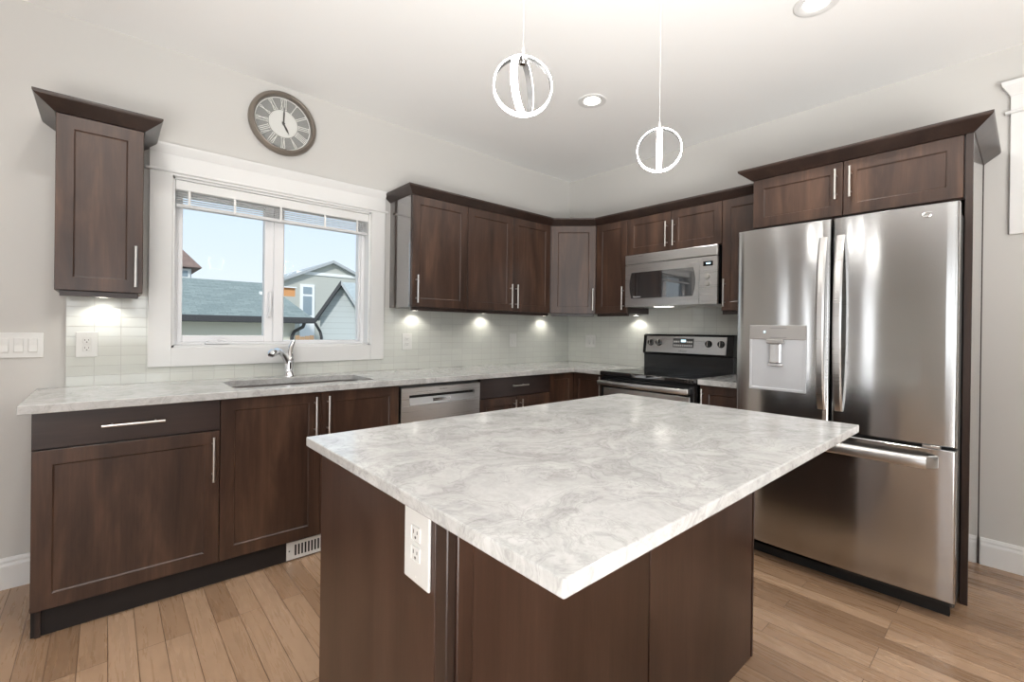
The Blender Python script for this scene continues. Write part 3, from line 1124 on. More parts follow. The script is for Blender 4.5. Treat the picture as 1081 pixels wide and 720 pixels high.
# crown mouldings
CRN = [(-0.045, 2.1368), (0.004, 2.1368), (0.062, 2.180), (0.066, 2.187), (0.066, 2.195), (-0.045, 2.195)]
o = MB().sweep([(-3.6705, -0.001), (-3.6705, YU), (-3.3729, YU), (-3.3729, -0.001)], CRN).build('crown_moulding', M['wood_rail'], origin=(-3.52, -0.3, 2.122))
tag(o, 'flared crown moulding on top of the lone upper cabinet left of the window', 'moulding')
CRM = [(-0.045, 2.1368), (0.003, 2.1368), (0.050, 2.174), (0.054, 2.181), (0.054, 2.191), (-0.045, 2.191)]
o = MB().sweep([(-1.958, -0.001), (-1.958, YU), (-0.6112, YU), (XU, -0.6112), (XU, -2.0150)], CRM).build('crown_moulding', M['wood_rail'], origin=(-1.0, -0.3, 2.122))
tag(o, 'long dark crown moulding running round the corner over the upper cabinets', 'moulding')
o = MB().sweep([(-0.400, -2.0155), (XF, -2.0155), (XF, -2.9635), (-0.001, -2.9635)], CRN).build('crown_moulding', M['wood_rail'], origin=(XF, -2.5, 2.122))
tag(o, 'flared crown moulding on top of the over-fridge cabinet', 'moulding')

# ------------------------------------------------------------------ worktops
ZC0, ZC1 = 0.8805, 0.915


def slab_with_hole(mb, outer, hole, z0, z1):
    """outer / hole: XY loops"""
    b = bmesh.new()
    def loop(pts, z):
        return [b.verts.new((p[0], p[1], z)) for p in pts]
    for z in (z0, z1):
        ed = []
        for pts in ([outer, hole] if hole else [outer]):
            vs = loop(pts, z)
            ed += [b.edges.new((vs[i], vs[(i + 1) % len(vs)])) for i in range(len(vs))]
        bmesh.ops.triangle_fill(b, edges=ed, use_beauty=True)
    b.verts.ensure_lookup_table()
    n1 = len(outer)
    n2 = len(hole) if hole else 0
    tot = n1 + n2
    for base, n in ((0, n1), (n1, n2)):
        for i in range(n):
            a, c = base + i, base + (i + 1) % n
            b.faces.new((b.verts[a], b.verts[c], b.verts[tot + c], b.verts[tot + a]))
    bmesh.ops.recalc_face_normals(b, faces=b.faces[:])
    return mb._merge(b)


def rrect(x0, x1, y0, y1, r, n=5):
    pts = []
    for cx, cy, a0 in ((x1 - r, y1 - r, 0), (x0 + r, y1 - r, 90), (x0 + r, y0 + r, 180), (x1 - r, y0 + r, 270)):
        for k in range(n + 1):
            a = math.radians(a0 + 90 * k / n)
            pts.append((cx + r * math.cos(a), cy + r * math.sin(a)))
    return pts


SKX0, SKX1, SKY0, SKY1 = -3.025, -2.298, -0.540, -0.150
YC = -0.6462
mb = MB()
slab_with_hole(mb, [(-3.7444, 0.0), (-3.7444, YC), (YC, YC), (YC, -0.9425), (-0.0, -0.9425), (-0.0, 0.0)][::1],
               rrect(SKX0, SKX1, SKY0, SKY1, 0.05), ZC0, ZC1)
o = mb.build('countertop', M['stone'], origin=(-2.0, -0.3, ZC0))
bv = o.modifiers.new('edge', 'BEVEL')
bv.width = 0.003
bv.segments = 2
bv.limit_method = 'ANGLE'
tag(o, 'long L-shaped grey stone worktop with the sink cut-out under the window', 'countertop')
o = MB().box(YC, -0.0, -2.0125, -1.7035, ZC0, ZC1, 0.003, 2).build('countertop', M['stone'], origin=(-0.3, -1.85, ZC0))
tag(o, 'small piece of grey stone worktop between range and fridge', 'countertop')

# sink
sk = thing('sink', 'stainless double-bowl undermount sink below the window', 'sink', ((SKX0 + SKX1) / 2, -0.345, 0.70))


def bowl(x0, x1, y0, y1, z0, z1, r):
    mb = MB()
    lo = rrect(x0 + 0.03, x1 - 0.03, y0 + 0.03, y1 - 0.03, r)
    hi = rrect(x0, x1, y0, y1, r)
    out = rrect(x0 - 0.015, x1 + 0.015, y0 - 0.015, y1 + 0.015, r + 0.01)
    vs = [(p[0], p[1], z1) for p in out] + [(p[0], p[1], z1) for p in hi] + [(p[0], p[1], z0) for p in lo] + [(p[0], p[1], z0 - 0.004) for p in lo] + [(p[0], p[1], z1 - 0.004) for p in out]
    n = len(lo)
    fs = []
    for L in range(3):
        for k in range(n):
            a, c = L * n + k, L * n + (k + 1) % n
            if L == 2:
                continue
            fs.append((a, c, c + n, a + n))
    fs.append(tuple(range(2 * n, 3 * n)))
    for k in range(n):
        a, c = 3 * n + k, 3 * n + (k + 1) % n
        fs.append((a, c, c + n, a + n))
        fs.append((4 * n + k, 4 * n + (k + 1) % n, (k + 1) % n, k))
    fs.append(tuple(range(4 * n - 1, 3 * n - 1, -1)))
    mb.faces(vs, fs)
    return mb


xm = (SKX0 + SKX1) / 2
for a, b_ in ((SKX0 - 0.004, xm - 0.016), (xm + 0.016, SKX1 + 0.004)):
    bo = _pb(bowl(a, b_, SKY0 - 0.004, SKY1 + 0.004, 0.700, ZC0 - 0.0008, 0.05), 'bowl', M['steel_sink'], sk, 40)
    _pb(MB().lathe([(0.0, 0.003), (0.03, 0.003), (0.042, 0.001), (0.042, 0.0), (0.0, 0.0)], 24, Matrix.Translation(((a + b_) / 2, -0.33, 0.7005))), 'drain', M['chrome'], bo, 40)

# faucet
fc = thing('faucet', 'chrome pull-out kitchen faucet behind the sink', 'faucet', (-2.655, -0.078, ZC1))
FX, FY = -2.655, -0.078
mb = MB()
mb.lathe([(0.0, 0.0), (0.033, 0.0), (0.033, 0.006), (0.028, 0.012), (0.026, 0.05), (0.028, 0.085), (0.027, 0.110), (0.020, 0.128), (0.0, 0.136)], 28, Matrix.Translation((FX, FY, ZC1)))
_pb(mb, 'body', M['chrome'], fc, 50)
mb = MB()
sp = [(FX + 0.004, FY, ZC1 + 0.060), (FX - 0.016, FY - 0.008, ZC1 + 0.100), (FX - 0.042, FY - 0.024, ZC1 + 0.136), (FX - 0.068, FY - 0.046, ZC1 + 0.156), (FX - 0.088, FY - 0.066, ZC1 + 0.160)]
mb.tube(sp, [0.019, 0.019, 0.018, 0.018, 0.018], 16)
_pb(mb, 'spout', M['chrome'], fc, 50)
mb = MB()
mb.tube([(FX - 0.086, FY - 0.064, ZC1 + 0.160), (FX - 0.090, FY - 0.070, ZC1 + 0.160), (FX - 0.112, FY - 0.098, ZC1 + 0.157), (FX - 0.132, FY - 0.124, ZC1 + 0.147), (FX - 0.138, FY - 0.132, ZC1 + 0.140)], [0.017, 0.023, 0.024, 0.022, 0.014], 16)
_pb(mb, 'spray_head', M['chrome'], fc, 50)
mb = MB()
mb.tube([(FX + 0.006, FY + 0.004, ZC1 + 0.120), (FX + 0.006, FY + 0.006, ZC1 + 0.150), (FX + 0.010, FY + 0.006, ZC1 + 0.180), (FX + 0.022, FY + 0.004, ZC1 + 0.215), (FX + 0.028, FY + 0.002, ZC1 + 0.224)], [0.022, 0.019, 0.016, 0.012, 0.007], 14)
_pb(mb, 'lever', M['chrome'], fc, 50)

# ------------------------------------------------------------------ dishwasher
dw = thing('dishwasher', 'stainless dishwasher set into the window run beside the sink cabinet', 'dishwasher', (-2.1797, YD, 0.0))
W = 0.5957
MB().box(0.003, W - 0.003, 0.02, 0.57, 0.10, 0.872).build('body', M['steel_dark'], dw)
MB().box(0.0, W, 0.05, 0.07, 0.0, 0.10).build('toe_kick', M['black_matte'], dw)
mb = MB()
PX0, PX1, PZ0, PZ1 = 0.056, 0.546, 0.748, 0.812      # pocket handle
mb.box(0.003, W - 0.003, -0.006, 0.02, 0.105, PZ0, 0.002)
mb.box(0.003, PX0, -0.006, 0.02, PZ0, 0.858, 0.001)
mb.box(PX1, W - 0.003, -0.006, 0.02, PZ0, 0.858, 0.001)
mb.box(PX0, PX1, -0.006, 0.02, PZ1, 0.858, 0.001)
dd_ = mb.build('door', M['steel_plain'], dw)
mb = MB()
mb.box(PX0, PX1, 0.014, 0.0185, PZ0 - 0.002, PZ1 + 0.002)
mb.build('pocket', M['black_matte'], dd_)
mb = MB()
mb.poly([(PX0 + 0.002, -0.010, PZ0), (PX0 + 0.002, 0.012, PZ0), (PX0 + 0.002, 0.012, PZ1 - 0.022), (PX0 + 0.002, -0.004, PZ1 - 0.016)], (PX1 - PX0 - 0.004, 0, 0), 0.001)
cp = mb.build('control_strip', M['steel_plain'], dd_)
mb = MB()
mb.box(0.222, 0.350, -0.0112, -0.004, 0.764, 0.784)
mb.build('display', M['black_glass'], cp)
text_part('BOSCH', 0.016, M['logo_grey'], 'lettering', dd_, Matrix.Translation((W / 2, -0.0066, 0.838)) @ Matrix.Rotation(PI / 2, 4, 'X'))

# ------------------------------------------------------------------ range
rg = thing('range', 'freestanding black and stainless electric range', 'range', (-0.690, -0.9455, 0.0), -PI / 2)
W = 0.7547                       # local: x across, y into the wall, z up
MB().box(0.003, W - 0.003, 0.045, 0.66, 0.03, 0.885).build('body', M['black'], rg)
for xx in (0.05, W - 0.05):
    for yy in (0.09, 0.60):
        MB().lathe([(0.0, 0.0), (0.018, 0.0), (0.018, 0.03), (0.0, 0.03)], 12, Matrix.Translation((xx, yy, 0))).build('foot', M['black_matte'], rg)
mb = MB()
mb.box(0.0, W, 0.0, 0.610, 0.886, 0.917, 0.006, 2)
ck = mb.build('cooktop', M['black_glass'], rg)
for cx_, cy_, rr in ((0.19, 0.17, 0.105), (0.56, 0.17, 0.085), (0.19, 0.44, 0.080), (0.56, 0.44, 0.100)):
    MB().lathe([(rr, 0.0), (rr, 0.0006), (rr - 0.004, 0.0006), (rr - 0.004, 0.0)], 40, Matrix.Translation((cx_, cy_, 0.9171)), closed=True).build('burner_ring', M['burner'], ck)
mb = MB()
mb.box(0.0, W, 0.600, 0.676, 0.900, 1.045, 0.006, 2)
mb.build('back_riser', M['black'], rg)
BT = [(0.604, 1.030), (0.578, 1.046), (0.596, 1.190), (0.606, 1.202), (0.676, 1.202), (0.676, 1.030)]
mb = MB()
mb.poly([(0.0, y, z) for y, z in BT], (W, 0, 0), 0.003)
bk = mb.build('backguard', M['black'], rg)
ang = math.atan2(0.018, 0.144)
BX = Matrix.Translation((0, 0.578, 1.046)) @ Matrix.Rotation(-ang, 4, 'X')
mb = MB(BX)
mb.box(0.030, W - 0.050, -0.003, 0.001, 0.006, 0.140, 0.001)
pn = mb.build('control_panel', M['steel_plain'], bk)
for kx in (0.075, 0.150, 0.570, 0.665):
    mb = MB(BX @ Matrix.Translation((kx, -0.003, 0.085)) @ Matrix.Rotation(PI / 2, 4, 'X'))
    mb.lathe([(0.0, 0.0), (0.027, 0.0), (0.026, 0.006), (0.021, 0.010), (0.019, 0.024), (0.0, 0.026)], 24)
    kn = mb.build('knob', M['black'], pn, 40)
    mb = MB(BX @ Matrix.Translation((kx, -0.003, 0.085)))
    mb.box(-0.003, 0.003, -0.030, -0.024, -0.018, 0.018, 0.001)
    mb.build('pointer', M['nickel'], kn)
mb = MB(BX)
mb.box(0.275, 0.450, -0.006, -0.002, 0.052, 0.124, 0.001)
ds = mb.build('display_panel', M['steel_dark'], pn)
mb = MB(BX)
mb.box(0.345, 0.385, -0.0072, -0.005, 0.094, 0.114)
mb.build('clock_readout', M['display'], ds)
mb = MB(BX)
for i in range(9):
    for j in range(2):
        if j == 1 and 3 <= i <= 5:
            continue
        mb.box(0.283 + i * 0.018, 0.296 + i * 0.018, -0.0072, -0.005, 0.060 + j * 0.030, 0.074 + j * 0.030)
mb.build('buttons', M['logo_pale'], ds)
text_part('Whirlpool', 0.016, M['logo_grey'], 'lettering', pn, BX @ Matrix.Translation((0.3625, -0.0035, 0.024)) @ Matrix.Rotation(PI / 2, 4, 'X'))
mb = MB()
mb.box(0.004, W - 0.004, 0.012, 0.045, 0.245, 0.872, 0.004)
od = mb.build('oven_door', M['black'], rg)
mb = MB()
mb.box(0.030, W - 0.030, 0.008, 0.014, 0.255, 0.795, 0.002)
fr = mb.build('door_skin', M['steel_plain'], od)
MB().box(0.13, W - 0.13, 0.0055, 0.010, 0.38, 0.735, 0.003).build('oven_window', M['black_glass'], od)
mb = MB()
mb.box(0.012, W - 0.012, -0.052, -0.030, 0.816, 0.852, 0.008, 3)
for xx in (0.03, W - 0.06):
    mb.box(xx, xx + 0.03, -0.032, 0.014, 0.815, 0.850, 0.003)
mb.build('handle', M['steel_plain'], od, 35)
mb = MB()
mb.box(0.004, W - 0.004, 0.012, 0.045, 0.045, 0.235, 0.004)
mb.build('storage_drawer', M['steel_plain'], rg)

# ------------------------------------------------------------------ microwave
mvw = thing('microwave', 'stainless over-the-range microwave under the short cabinet', 'microwave', (-0.374, -0.9455, 1.417), -PI / 2)
W = 0.7547
Z0, Z1 = 0.0, 0.412
MB().box(0.003, W - 0.003, 0.022, 0.364, Z0 + 0.004, Z1).build('body', M['black'], mvw)
mb = MB()
mb.box(0.0, W, -0.004, 0.022, 0.340, Z1, 0.004, 2)
mb.build('vent_grille', M['steel_plain'], mvw)
mb = MB()
mb.box(0.0, 0.6225, 0.0, 0.022, Z0, 0.336, 0.0015)
md = mb.build('door', M['steel_plain'], mvw)
pts = []
for t_ in range(9):
    a = -1 + 2 * t_ / 8
    pts.append((0.577 + 0.018 * (1 - a * a), -0.0025, 0.167 + 0.103 * a))
for t_ in range(9):
    a = 1 - 2 * t_ / 8
    pts.append((0.060 - 0.018 * (1 - a * a), -0.0025, 0.167 + 0.103 * a))
mb = MB()
mb.poly(pts, (0, 0.006, 0))
mg = mb.build('door_window', M['black_glass'], md)
text_part('Panasonic', 0.018, M['logo_pale'], 'lettering', mg, Matrix.Translation((0.112, -0.0030, 0.078)) @ Matrix.Rotation(PI / 2, 4, 'X'))
mb = MB()
mb.box(0.6235, W, 0.0, 0.022, Z0, 0.336, 0.0015)
cpn = mb.build('control_panel', M['steel_plain'], mvw)
dsp = MB().box(0.652, 0.722, -0.002, 0.002, 0.268, 0.302, 0.001).build('display', M['black_glass'], cpn)
MB().box(0.674, 0.706, -0.0024, -0.0015, 0.281, 0.291).build('readout', M['display'], dsp)
for kz in (0.196, 0.145):
    MB().lathe([(0.0, 0.0), (0.019, 0.0), (0.018, 0.010), (0.0145, 0.015), (0.0, 0.016)], 24, Matrix.Translation((0.684, 0.0, kz)) @ Matrix.Rotation(PI / 2, 4, 'X')).build('knob', M['nickel'], cpn, 40)
for row, kz in enumerate((0.240, 0.105, 0.062)):
    for k in range(4):
        MB().box(0.650 + k * 0.020, 0.663 + k * 0.020, -0.0016, 0.001, kz, kz + 0.008, 0.0008).build('button', M['logo_pale'] if row == 0 else M['nickel'], cpn)
ul = MB().box(0.20, 0.34, 0.10, 0.16, -0.001, 0.006, 0.001).build('task_light', M['puck_lens'], mvw)
MB().box(0.02, W - 0.02, 0.03, 0.35, 0.0, 0.005).build('underside', M['steel_plain'], mvw)

# ------------------------------------------------------------------ fridge
fg = thing('fridge', 'large stainless french-door fridge with bottom freezer and ice dispenser', 'fridge', (-0.842, -2.0307, 0.0), -PI / 2)
W = 0.9088
ZF0, ZF1, ZS = 0.088, 1.787, 0.735
MB().box(0.006, W - 0.006, 0.075, 0.80, 0.04, 1.765, 0.004).build('body', M['steel_dark'], fg)
mb = MB()
mb.box(0.02, W - 0.02, 0.075, 0.10, 0.0, ZF0)
mb.build('kick_grille', M['black_matte'], fg)


def curved_door(x0, x1, z0, z1, bulge, th=0.068, n=14, er=0.010, holes=None):
    """door with a gently convex face across its width; local front at y=0 (edges) to -bulge"""
    mb = MB()
    xs = [x0 + 0.0] + [x0 + er * (1 - math.cos(a)) for a in (0.5, 1.0)] + [x0 + er + (x1 - x0 - 2 * er) * k / n for k in range(n + 1)] + [x1 - er * (1 - math.cos(a)) for a in (1.0, 0.5)] + [x1]
    def yf(x):
        t = 2 * (x - (x0 + x1) / 2) / (x1 - x0)
        y = -bulge * (1 - t * t)
        e = min(x - x0, x1 - x)
        if e < er:
            y += er * (1 - math.sqrt(max(0.0, 1 - ((er - e) / er) ** 2)))
        return y
    vs, fs = [], []
    for x in xs:
        y = yf(x)
        vs += [(x, th, z0), (x, y + 0.004, z0), (x, y, z0 + 0.004), (x, y, z1 - 0.004), (x, y + 0.004, z1), (x, th, z1)]
    m_ = len(xs)
    for i in range(m_ - 1):
        for k in range(5):
            a = i * 6 + k
            fs.append((a, a + 1, a + 7, a + 6))
        fs.append((i * 6 + 5, i * 6, i * 6 + 6, i * 6 + 11))
    fs.append(tuple(range(6)))
    fs.append(tuple(range((m_ - 1) * 6, m_ * 6)))
    return mb.faces(vs, fs)


ld = curved_door(0.0, 0.4500, ZS + 0.010, ZF1, 0.008).build('left_door', M['steel'], fg, 30)
rd = curved_door(0.4600, W, ZS + 0.010, ZF1, 0.008).build('right_door', M['steel'], fg, 30)
fz = curved_door(0.0, W, ZF0, ZS - 0.004, 0.010).build('freezer_drawer', M['steel'], fg, 30)


def bow_handle(parent, x, z0, z1, wd, out):
    """flat bowed vertical handle"""
    n = 20
    vs, fs = [], []
    for k in range(n + 1):
        t = k / n
        s = math.sin(PI * t)
        y = -0.006 - out * (s ** 0.55)
        hw = wd / 2
        z = z0 + (z1 - z0) * t
        th = 0.014
        vs += [(x - hw, y, z), (x - hw * 0.6, y - 0.006, z), (x + hw * 0.6, y - 0.006, z), (x + hw, y, z), (x + hw * 0.7, y + th, z), (x - hw * 0.7, y + th, z)]
    for i in range(n):
        for k in range(6):
            a, c = i * 6 + k, i * 6 + (k + 1) % 6
            fs.append((a, c, c + 6, a + 6))
    fs.append(tuple(range(6)))
    fs.append(tuple(range(n * 6, n * 6 + 6)))
    return MB().faces(vs, fs).build('handle', M['steel_plain'], parent, 35)


bow_handle(ld, 0.420, 0.845, 1.700, 0.036, 0.050)
bow_handle(rd, 0.492, 0.845, 1.700, 0.036, 0.050)
mb = MB()     # freezer pull: a wide flat ledge bar
n = 24
vs, fs = [], []
for k in range(n + 1):
    t = k / n
    xx = 0.055 + (W - 0.11) * t
    out = 0.060 * (min(1.0, min(t, 1 - t) / 0.05)) ** 0.6
    y = -0.008 - out
    vs += [(xx, y, 0.652), (xx, y - 0.004, 0.660), (xx, y - 0.004, 0.688), (xx, y + 0.004, 0.700), (xx, y + 0.018, 0.703), (xx, y + 0.014, 0.655)]
for i in range(n):
    for k in range(6):
        a, c = i * 6 + k, i * 6 + (k + 1) % 6
        fs.append((a, c, c + 6, a + 6))
fs.append(tuple(range(6)))
fs.append(tuple(range(n * 6, n * 6 + 6)))
mb.faces(vs, fs)
mb.build('handle', M['steel_plain'], fz, 35)
MB().box(0.80, 0.86, -0.004, 0.03, ZS - 0.003, ZS + 0.009, 0.002).build('hinge', M['steel_plain'], fg)
# dispenser
DX0, DX1, DZ0, DZ1, DZM = 0.076, 0.352, 0.915, 1.262, 1.186
mb = MB()
mb.box(DX0, DX1, -0.0140, 0.0, DZM, DZ1, 0.003)
dp = mb.build('dispenser_panel', M['disp_grey'], ld)
MB().box(DX0 + 0.072, DX0 + 0.082, -0.0150, -0.0135, 1.222, 1.232).build('indicator_light', M['display'], dp)
for k in range(2):
    MB().box(DX0 + 0.105, DX0 + 0.185, -0.0145, -0.0135, 1.246 - k * 0.050, 1.249 - k * 0.050).build('printed_mark', M['logo_grey'], dp)
mb = MB()
mb.box(DX0, DX0 + 0.012, -0.0135, 0.0, DZ0, DZM, 0.002)
mb.box(DX1 - 0.012, DX1, -0.0135, 0.0, DZ0, DZM, 0.002)
mb.box(DX0 + 0.012, DX1 - 0.012, -0.0155, 0.0, DZ0, DZ0 + 0.014, 0.002)
mb.box(DX0 + 0.012, DX1 - 0.012, -0.0100, 0.0, DZ0 + 0.014, DZM)
dr_ = mb.build('dispenser_recess', M['disp_recess'], ld)
mb = MB()
mb.box(0.170, 0.252, -0.040, -0.008, 1.164, 1.188, 0.004)
mb.build('nozzle', M['disp_grey'], dr_)
mb = MB()
mb.poly([(0.182, -0.012, 1.164), (0.240, -0.012, 1.164), (0.236, -0.030, 1.164), (0.186, -0.030, 1.164)], (0, -0.004, -0.100), 0.003)
mb.box(0.174, 0.250, -0.030, -0.008, 1.046, 1.060, 0.003)
mb.build('paddle', M['chrome'], dr_)
# badge: an open oval swirl
mb = MB()
pts = []
for k in range(22):
    a = math.radians(40 + 300 * k / 21)
    rr = 1.0 - 0.28 * k / 21
    pts.append((0.808 + 0.020 * rr * math.cos(a), -0.0085, 1.743 + 0.011 * rr * math.sin(a)))
mb.tube(pts, [0.0012 + 0.0016 * math.sin(PI * k / 21) for k in range(22)], 8)
pts = [(0.808 + 0.012 * math.cos(math.radians(a)), -0.0085, 1.743 + 0.004 * math.sin(math.radians(a))) for a in range(200, 391, 19)]
mb.tube(pts, 0.0013, 8)
mb.build('badge', M['badge'], rd, 40)

# ------------------------------------------------------------------ island
ROT_I = math.radians(0.19)
il = thing('kitchen_island', 'dark brown island cabinet under the big stone slab', 'island', (-2.35, -2.12, 0.0))
bx0, bx1, by0, by1 = -3.042, -1.672, -2.452, -1.806
ZI0, ZI1 = 0.8838, 0.9099
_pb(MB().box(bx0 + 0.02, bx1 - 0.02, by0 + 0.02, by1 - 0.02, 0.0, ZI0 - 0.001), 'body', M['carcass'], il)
_pb(MB().box(bx0, bx0 + 0.0195, by0 + 0.040, by1, 0.0, ZI0 - 0.0005, 0.001), 'end_panel', M['wood_island'], il)
mb = MB()
mb.box(bx0 + 0.0, bx0 + 0.0195, by0 + 0.000, by0 + 0.0385, 0.0, ZI0 - 0.0005, 0.002)
_pb(mb, 'corner_stile', M['wood_rail'], il)
mb = MB()
mb.box(bx0 + 0.0195, bx0 + 0.055, by0 - 0.006, by0 + 0.019, 0.0, ZI0 - 0.0005, 0.002)
_pb(mb, 'corner_post', M['wood_island'], il)
_pb(MB().box(bx0 + 0.056, -2.386, by0, by0 + 0.019, 0.0, ZI0 - 0.0005, 0.001), 'back_panel', M['wood_island'], il)
_pb(MB().box(-2.380, bx1 - 0.016, by0, by0 + 0.019, 0.0, ZI0 - 0.0005, 0.001), 'back_panel', M['wood_island'], il)
_pb(MB().box(-2.386, -2.380, by0 + 0.004, by0 + 0.019, 0.0, ZI0 - 0.001), 'seam', M['black_matte'], il)
_pb(MB().box(bx1 - 0.016, bx1 - 0.010, by0 + 0.004, by0 + 0.019, 0.0, ZI0 - 0.001), 'seam', M['black_matte'], il)
_pb(MB().box(bx1 - 0.010, bx1, by0 - 0.002, by1, 0.0, ZI0 - 0.0005, 0.001), 'end_panel', M['wood_island'], il)
_pb(MB().box(bx0 + 0.0195, bx1 - 0.010, by1 - 0.019, by1, 0.10, ZI0 - 0.0005, 0.001), 'front_panel', M['wood'], il)
_pb(MB().poly([(-2.784, by0, 0.883), (-2.784, by0 - 0.16, 0.883), (-2.784, by0 - 0.16, 0.871), (-2.784, by0 - 0.03, 0.845), (-2.784, by0, 0.845)], (0.035, 0, 0)), 'bracket', M['black_matte'], il)
IX0, IX1, IY0, IY1 = -3.0737, -1.5799, -2.757, -1.774
mb = MB()
mb.box(IX0, IX1, IY0, IY1, ZI0, ZI1, 0.003, 2)
o = mb.build('island_countertop', M['stone'], origin=((IX0 + IX1) / 2, (IY0 + IY1) / 2, ZI0))
o.rotation_euler[2] = ROT_I
tag(o, 'large grey veined stone slab on the kitchen island', 'countertop')


# ------------------------------------------------------------------ outlets and switches
def outlet(label, loc, rz, wd=0.072, ht=0.117, kind='duplex', name='wall_outlet', cat='outlet', gangs=1):
    r = thing(name, label, cat, loc, rz)
    plate = MB().box(-wd / 2, wd / 2, -0.006, 0.0, -ht / 2, ht / 2, 0.0025, 2).build('plate', M['white_plastic'], r)
    if kind == 'duplex':
        for s in (-1, 1):
            mb = MB()
            mb.box(-0.0165, 0.0165, -0.0078, -0.005, s * 0.0195 - 0.0145, s * 0.0195 + 0.0145, 0.003, 2)
            rc = mb.build('receptacle', M['white_plastic'], r)
            mb = MB()
            mb.box(-0.0080, -0.0056, -0.0082, -0.007, s * 0.0195 - 0.0005, s * 0.0195 + 0.0075)
            mb.box(0.0056, 0.0080, -0.0082, -0.007, s * 0.0195 + 0.0005, s * 0.0195 + 0.0070)
            mb.lathe([(0.0, 0.0), (0.0028, 0.0), (0.0028, 0.0012), (0.0, 0.0012)], 12, Matrix.Translation((0, -0.007, s * 0.0195 - 0.0070)) @ Matrix.Rotation(PI / 2, 4, 'X'))
            mb.build('slots', M['slot_shade'], rc)
        for s in (-1, 1):
            MB().lathe([(0.0, 0.0), (0.003, 0.0), (0.0, 0.0012)], 10, Matrix.Translation((0, -0.006, s * ht * 0.42)) @ Matrix.Rotation(PI / 2, 4, 'X')).build('screw', M['white_plastic'], r)
    else:
        for g in range(gangs):
            cx_ = (g - (gangs - 1) / 2) * 0.0465
            mb = MB()
            mb.box(cx_ - 0.0165, cx_ + 0.0165, -0.0068, -0.005, -0.0335, 0.0335, 0.0008)
            mb.build('rocker_frame', M['logo_pale'] if False else M['white_plastic'], r)
            mb = MB()
            mb.poly([(cx_ - 0.0145, -0.0065, -0.031), (cx_ - 0.0145, -0.0120, -0.031), (cx_ - 0.0145, -0.0075, 0.0), (cx_ - 0.0145, -0.0090, 0.031), (cx_ - 0.0145, -0.0065, 0.031)], (0.029, 0, 0), 0.0006)
            mb.build('rocker', M['white_plastic'], r)
    return r


outlet('white four-rocker switch plate on the bare wall left of the tile', (-3.826, 0.0, 1.120), 0, 0.208, 0.117, 'rocker', 'light_switch', 'switch', 4)
outlet('white outlet on the tile below the lone upper cabinet', (-3.572, -TT, 1.121), 0, 0.080, 0.125)
outlet('white outlet on the tile just right of the window', (-1.818, -TT, 1.123), 0, 0.080, 0.122)
outlet('white rocker switch on the tile above the drawer cabinet near the corner', (-0.758, -TT, 1.127), 0, 0.080, 0.122, 'rocker', 'light_switch', 'switch', 1)
outlet('wide white double rocker plate on the tile left of the range', (-TT, -0.300, 1.123), -PI / 2, 0.125, 0.122, 'rocker', 'light_switch', 'switch', 2)
outlet('white outlet on the end panel of the island', (bx0, -2.352, 0.803), -PI / 2, 0.094, 0.155)
bpy.context.view_layer.update()

# ------------------------------------------------------------------ wall clock
ck_ = thing('wall_clock', 'round bronze-rimmed wall clock with roman numerals above the window', 'clock', (-2.690, 0.0, 2.486))
RX = Matrix.Translation((0, 0, 0)) @ Matrix.Rotation(PI / 2, 4, 'X')     # local z -> -y (into the room)
R0 = 0.190
mb = MB(RX)
mb.lathe([(R0 - 0.002, 0.0), (R0 + 0.004, 0.014), (R0 + 0.003, 0.034), (R0 - 0.004, 0.044), (R0 - 0.007, 0.045), (R0 - 0.010, 0.052), (R0 - 0.018, 0.055), (R0 - 0.024, 0.051), (R0 - 0.026, 0.040), (R0 - 0.026, 0.0)], 64, closed=True)
mb.build('rim', M['clock_rim'], ck_, 50)
mb = MB(RX)
mb.lathe([(R0 - 0.025, 0.002), (R0 - 0.025, 0.018), (0.0, 0.018), (0.0, 0.002)], 64)
mb.build('dial_ring', M['clock_ring'], ck_, 40)
mb = MB(RX)
mb.lathe([(0.078, 0.0182), (0.078, 0.0215), (0.0, 0.0215)], 48)
mb.build('dial_centre', M['clock_dial'], ck_, 40)
mb = MB(RX)
mb.lathe([(0.160, 0.0180), (0.160, 0.0215), (0.155, 0.0215), (0.155, 0.0180)], 64, closed=True)
mb.lathe([(0.083, 0.0180), (0.083, 0.0215), (0.079, 0.0215), (0.079, 0.0180)], 64, closed=True)
mb.build('minute_track', M['clock_mark'], ck_, 40)
ROM = ['XII', 'I', 'II', 'III', 'IIII', 'V', 'VI', 'VII', 'VIII', 'IX', 'X', 'XI']
for h in range(12):
    a = -2 * PI * h / 12
    RT = RX @ Matrix.Rotation(a, 4, 'Z')
    mb = MB(RT)
    s = ROM[h]
    wids = {'I': 0.010, 'V': 0.020, 'X': 0.020}
    tot = sum(wids[c] for c in s)
    xx = -tot / 2
    z0_, z1_ = 0.089, 0.150
    for c in s:
        wc = wids[c]
        xc = xx + wc / 2
        def bar(xa, xb, t=0.0035):
            mb.poly([(xa - t / 2, z0_, 0.018), (xa + t / 2, z0_, 0.018), (xb + t / 2, z1_, 0.018), (xb - t / 2, z1_, 0.018)], (0, 0, 0.004))
        if c == 'I':
            bar(xc, xc)
        elif c == 'V':
            bar(xc, xc - 0.006)
            bar(xc, xc + 0.006)
        else:
            bar(xc - 0.006, xc + 0.006)
            bar(xc + 0.006, xc - 0.006)
        mb.box(xc - 0.005, xc + 0.005, z0_ - 0.002, z0_ + 0.001, 0.018, 0.022)
        mb.box(xc - 0.005, xc + 0.005, z1_ - 0.001, z1_ + 0.002, 0.018, 0.022)
        xx += wc
    mb.build('numeral', M['clock_mark'], ck_)
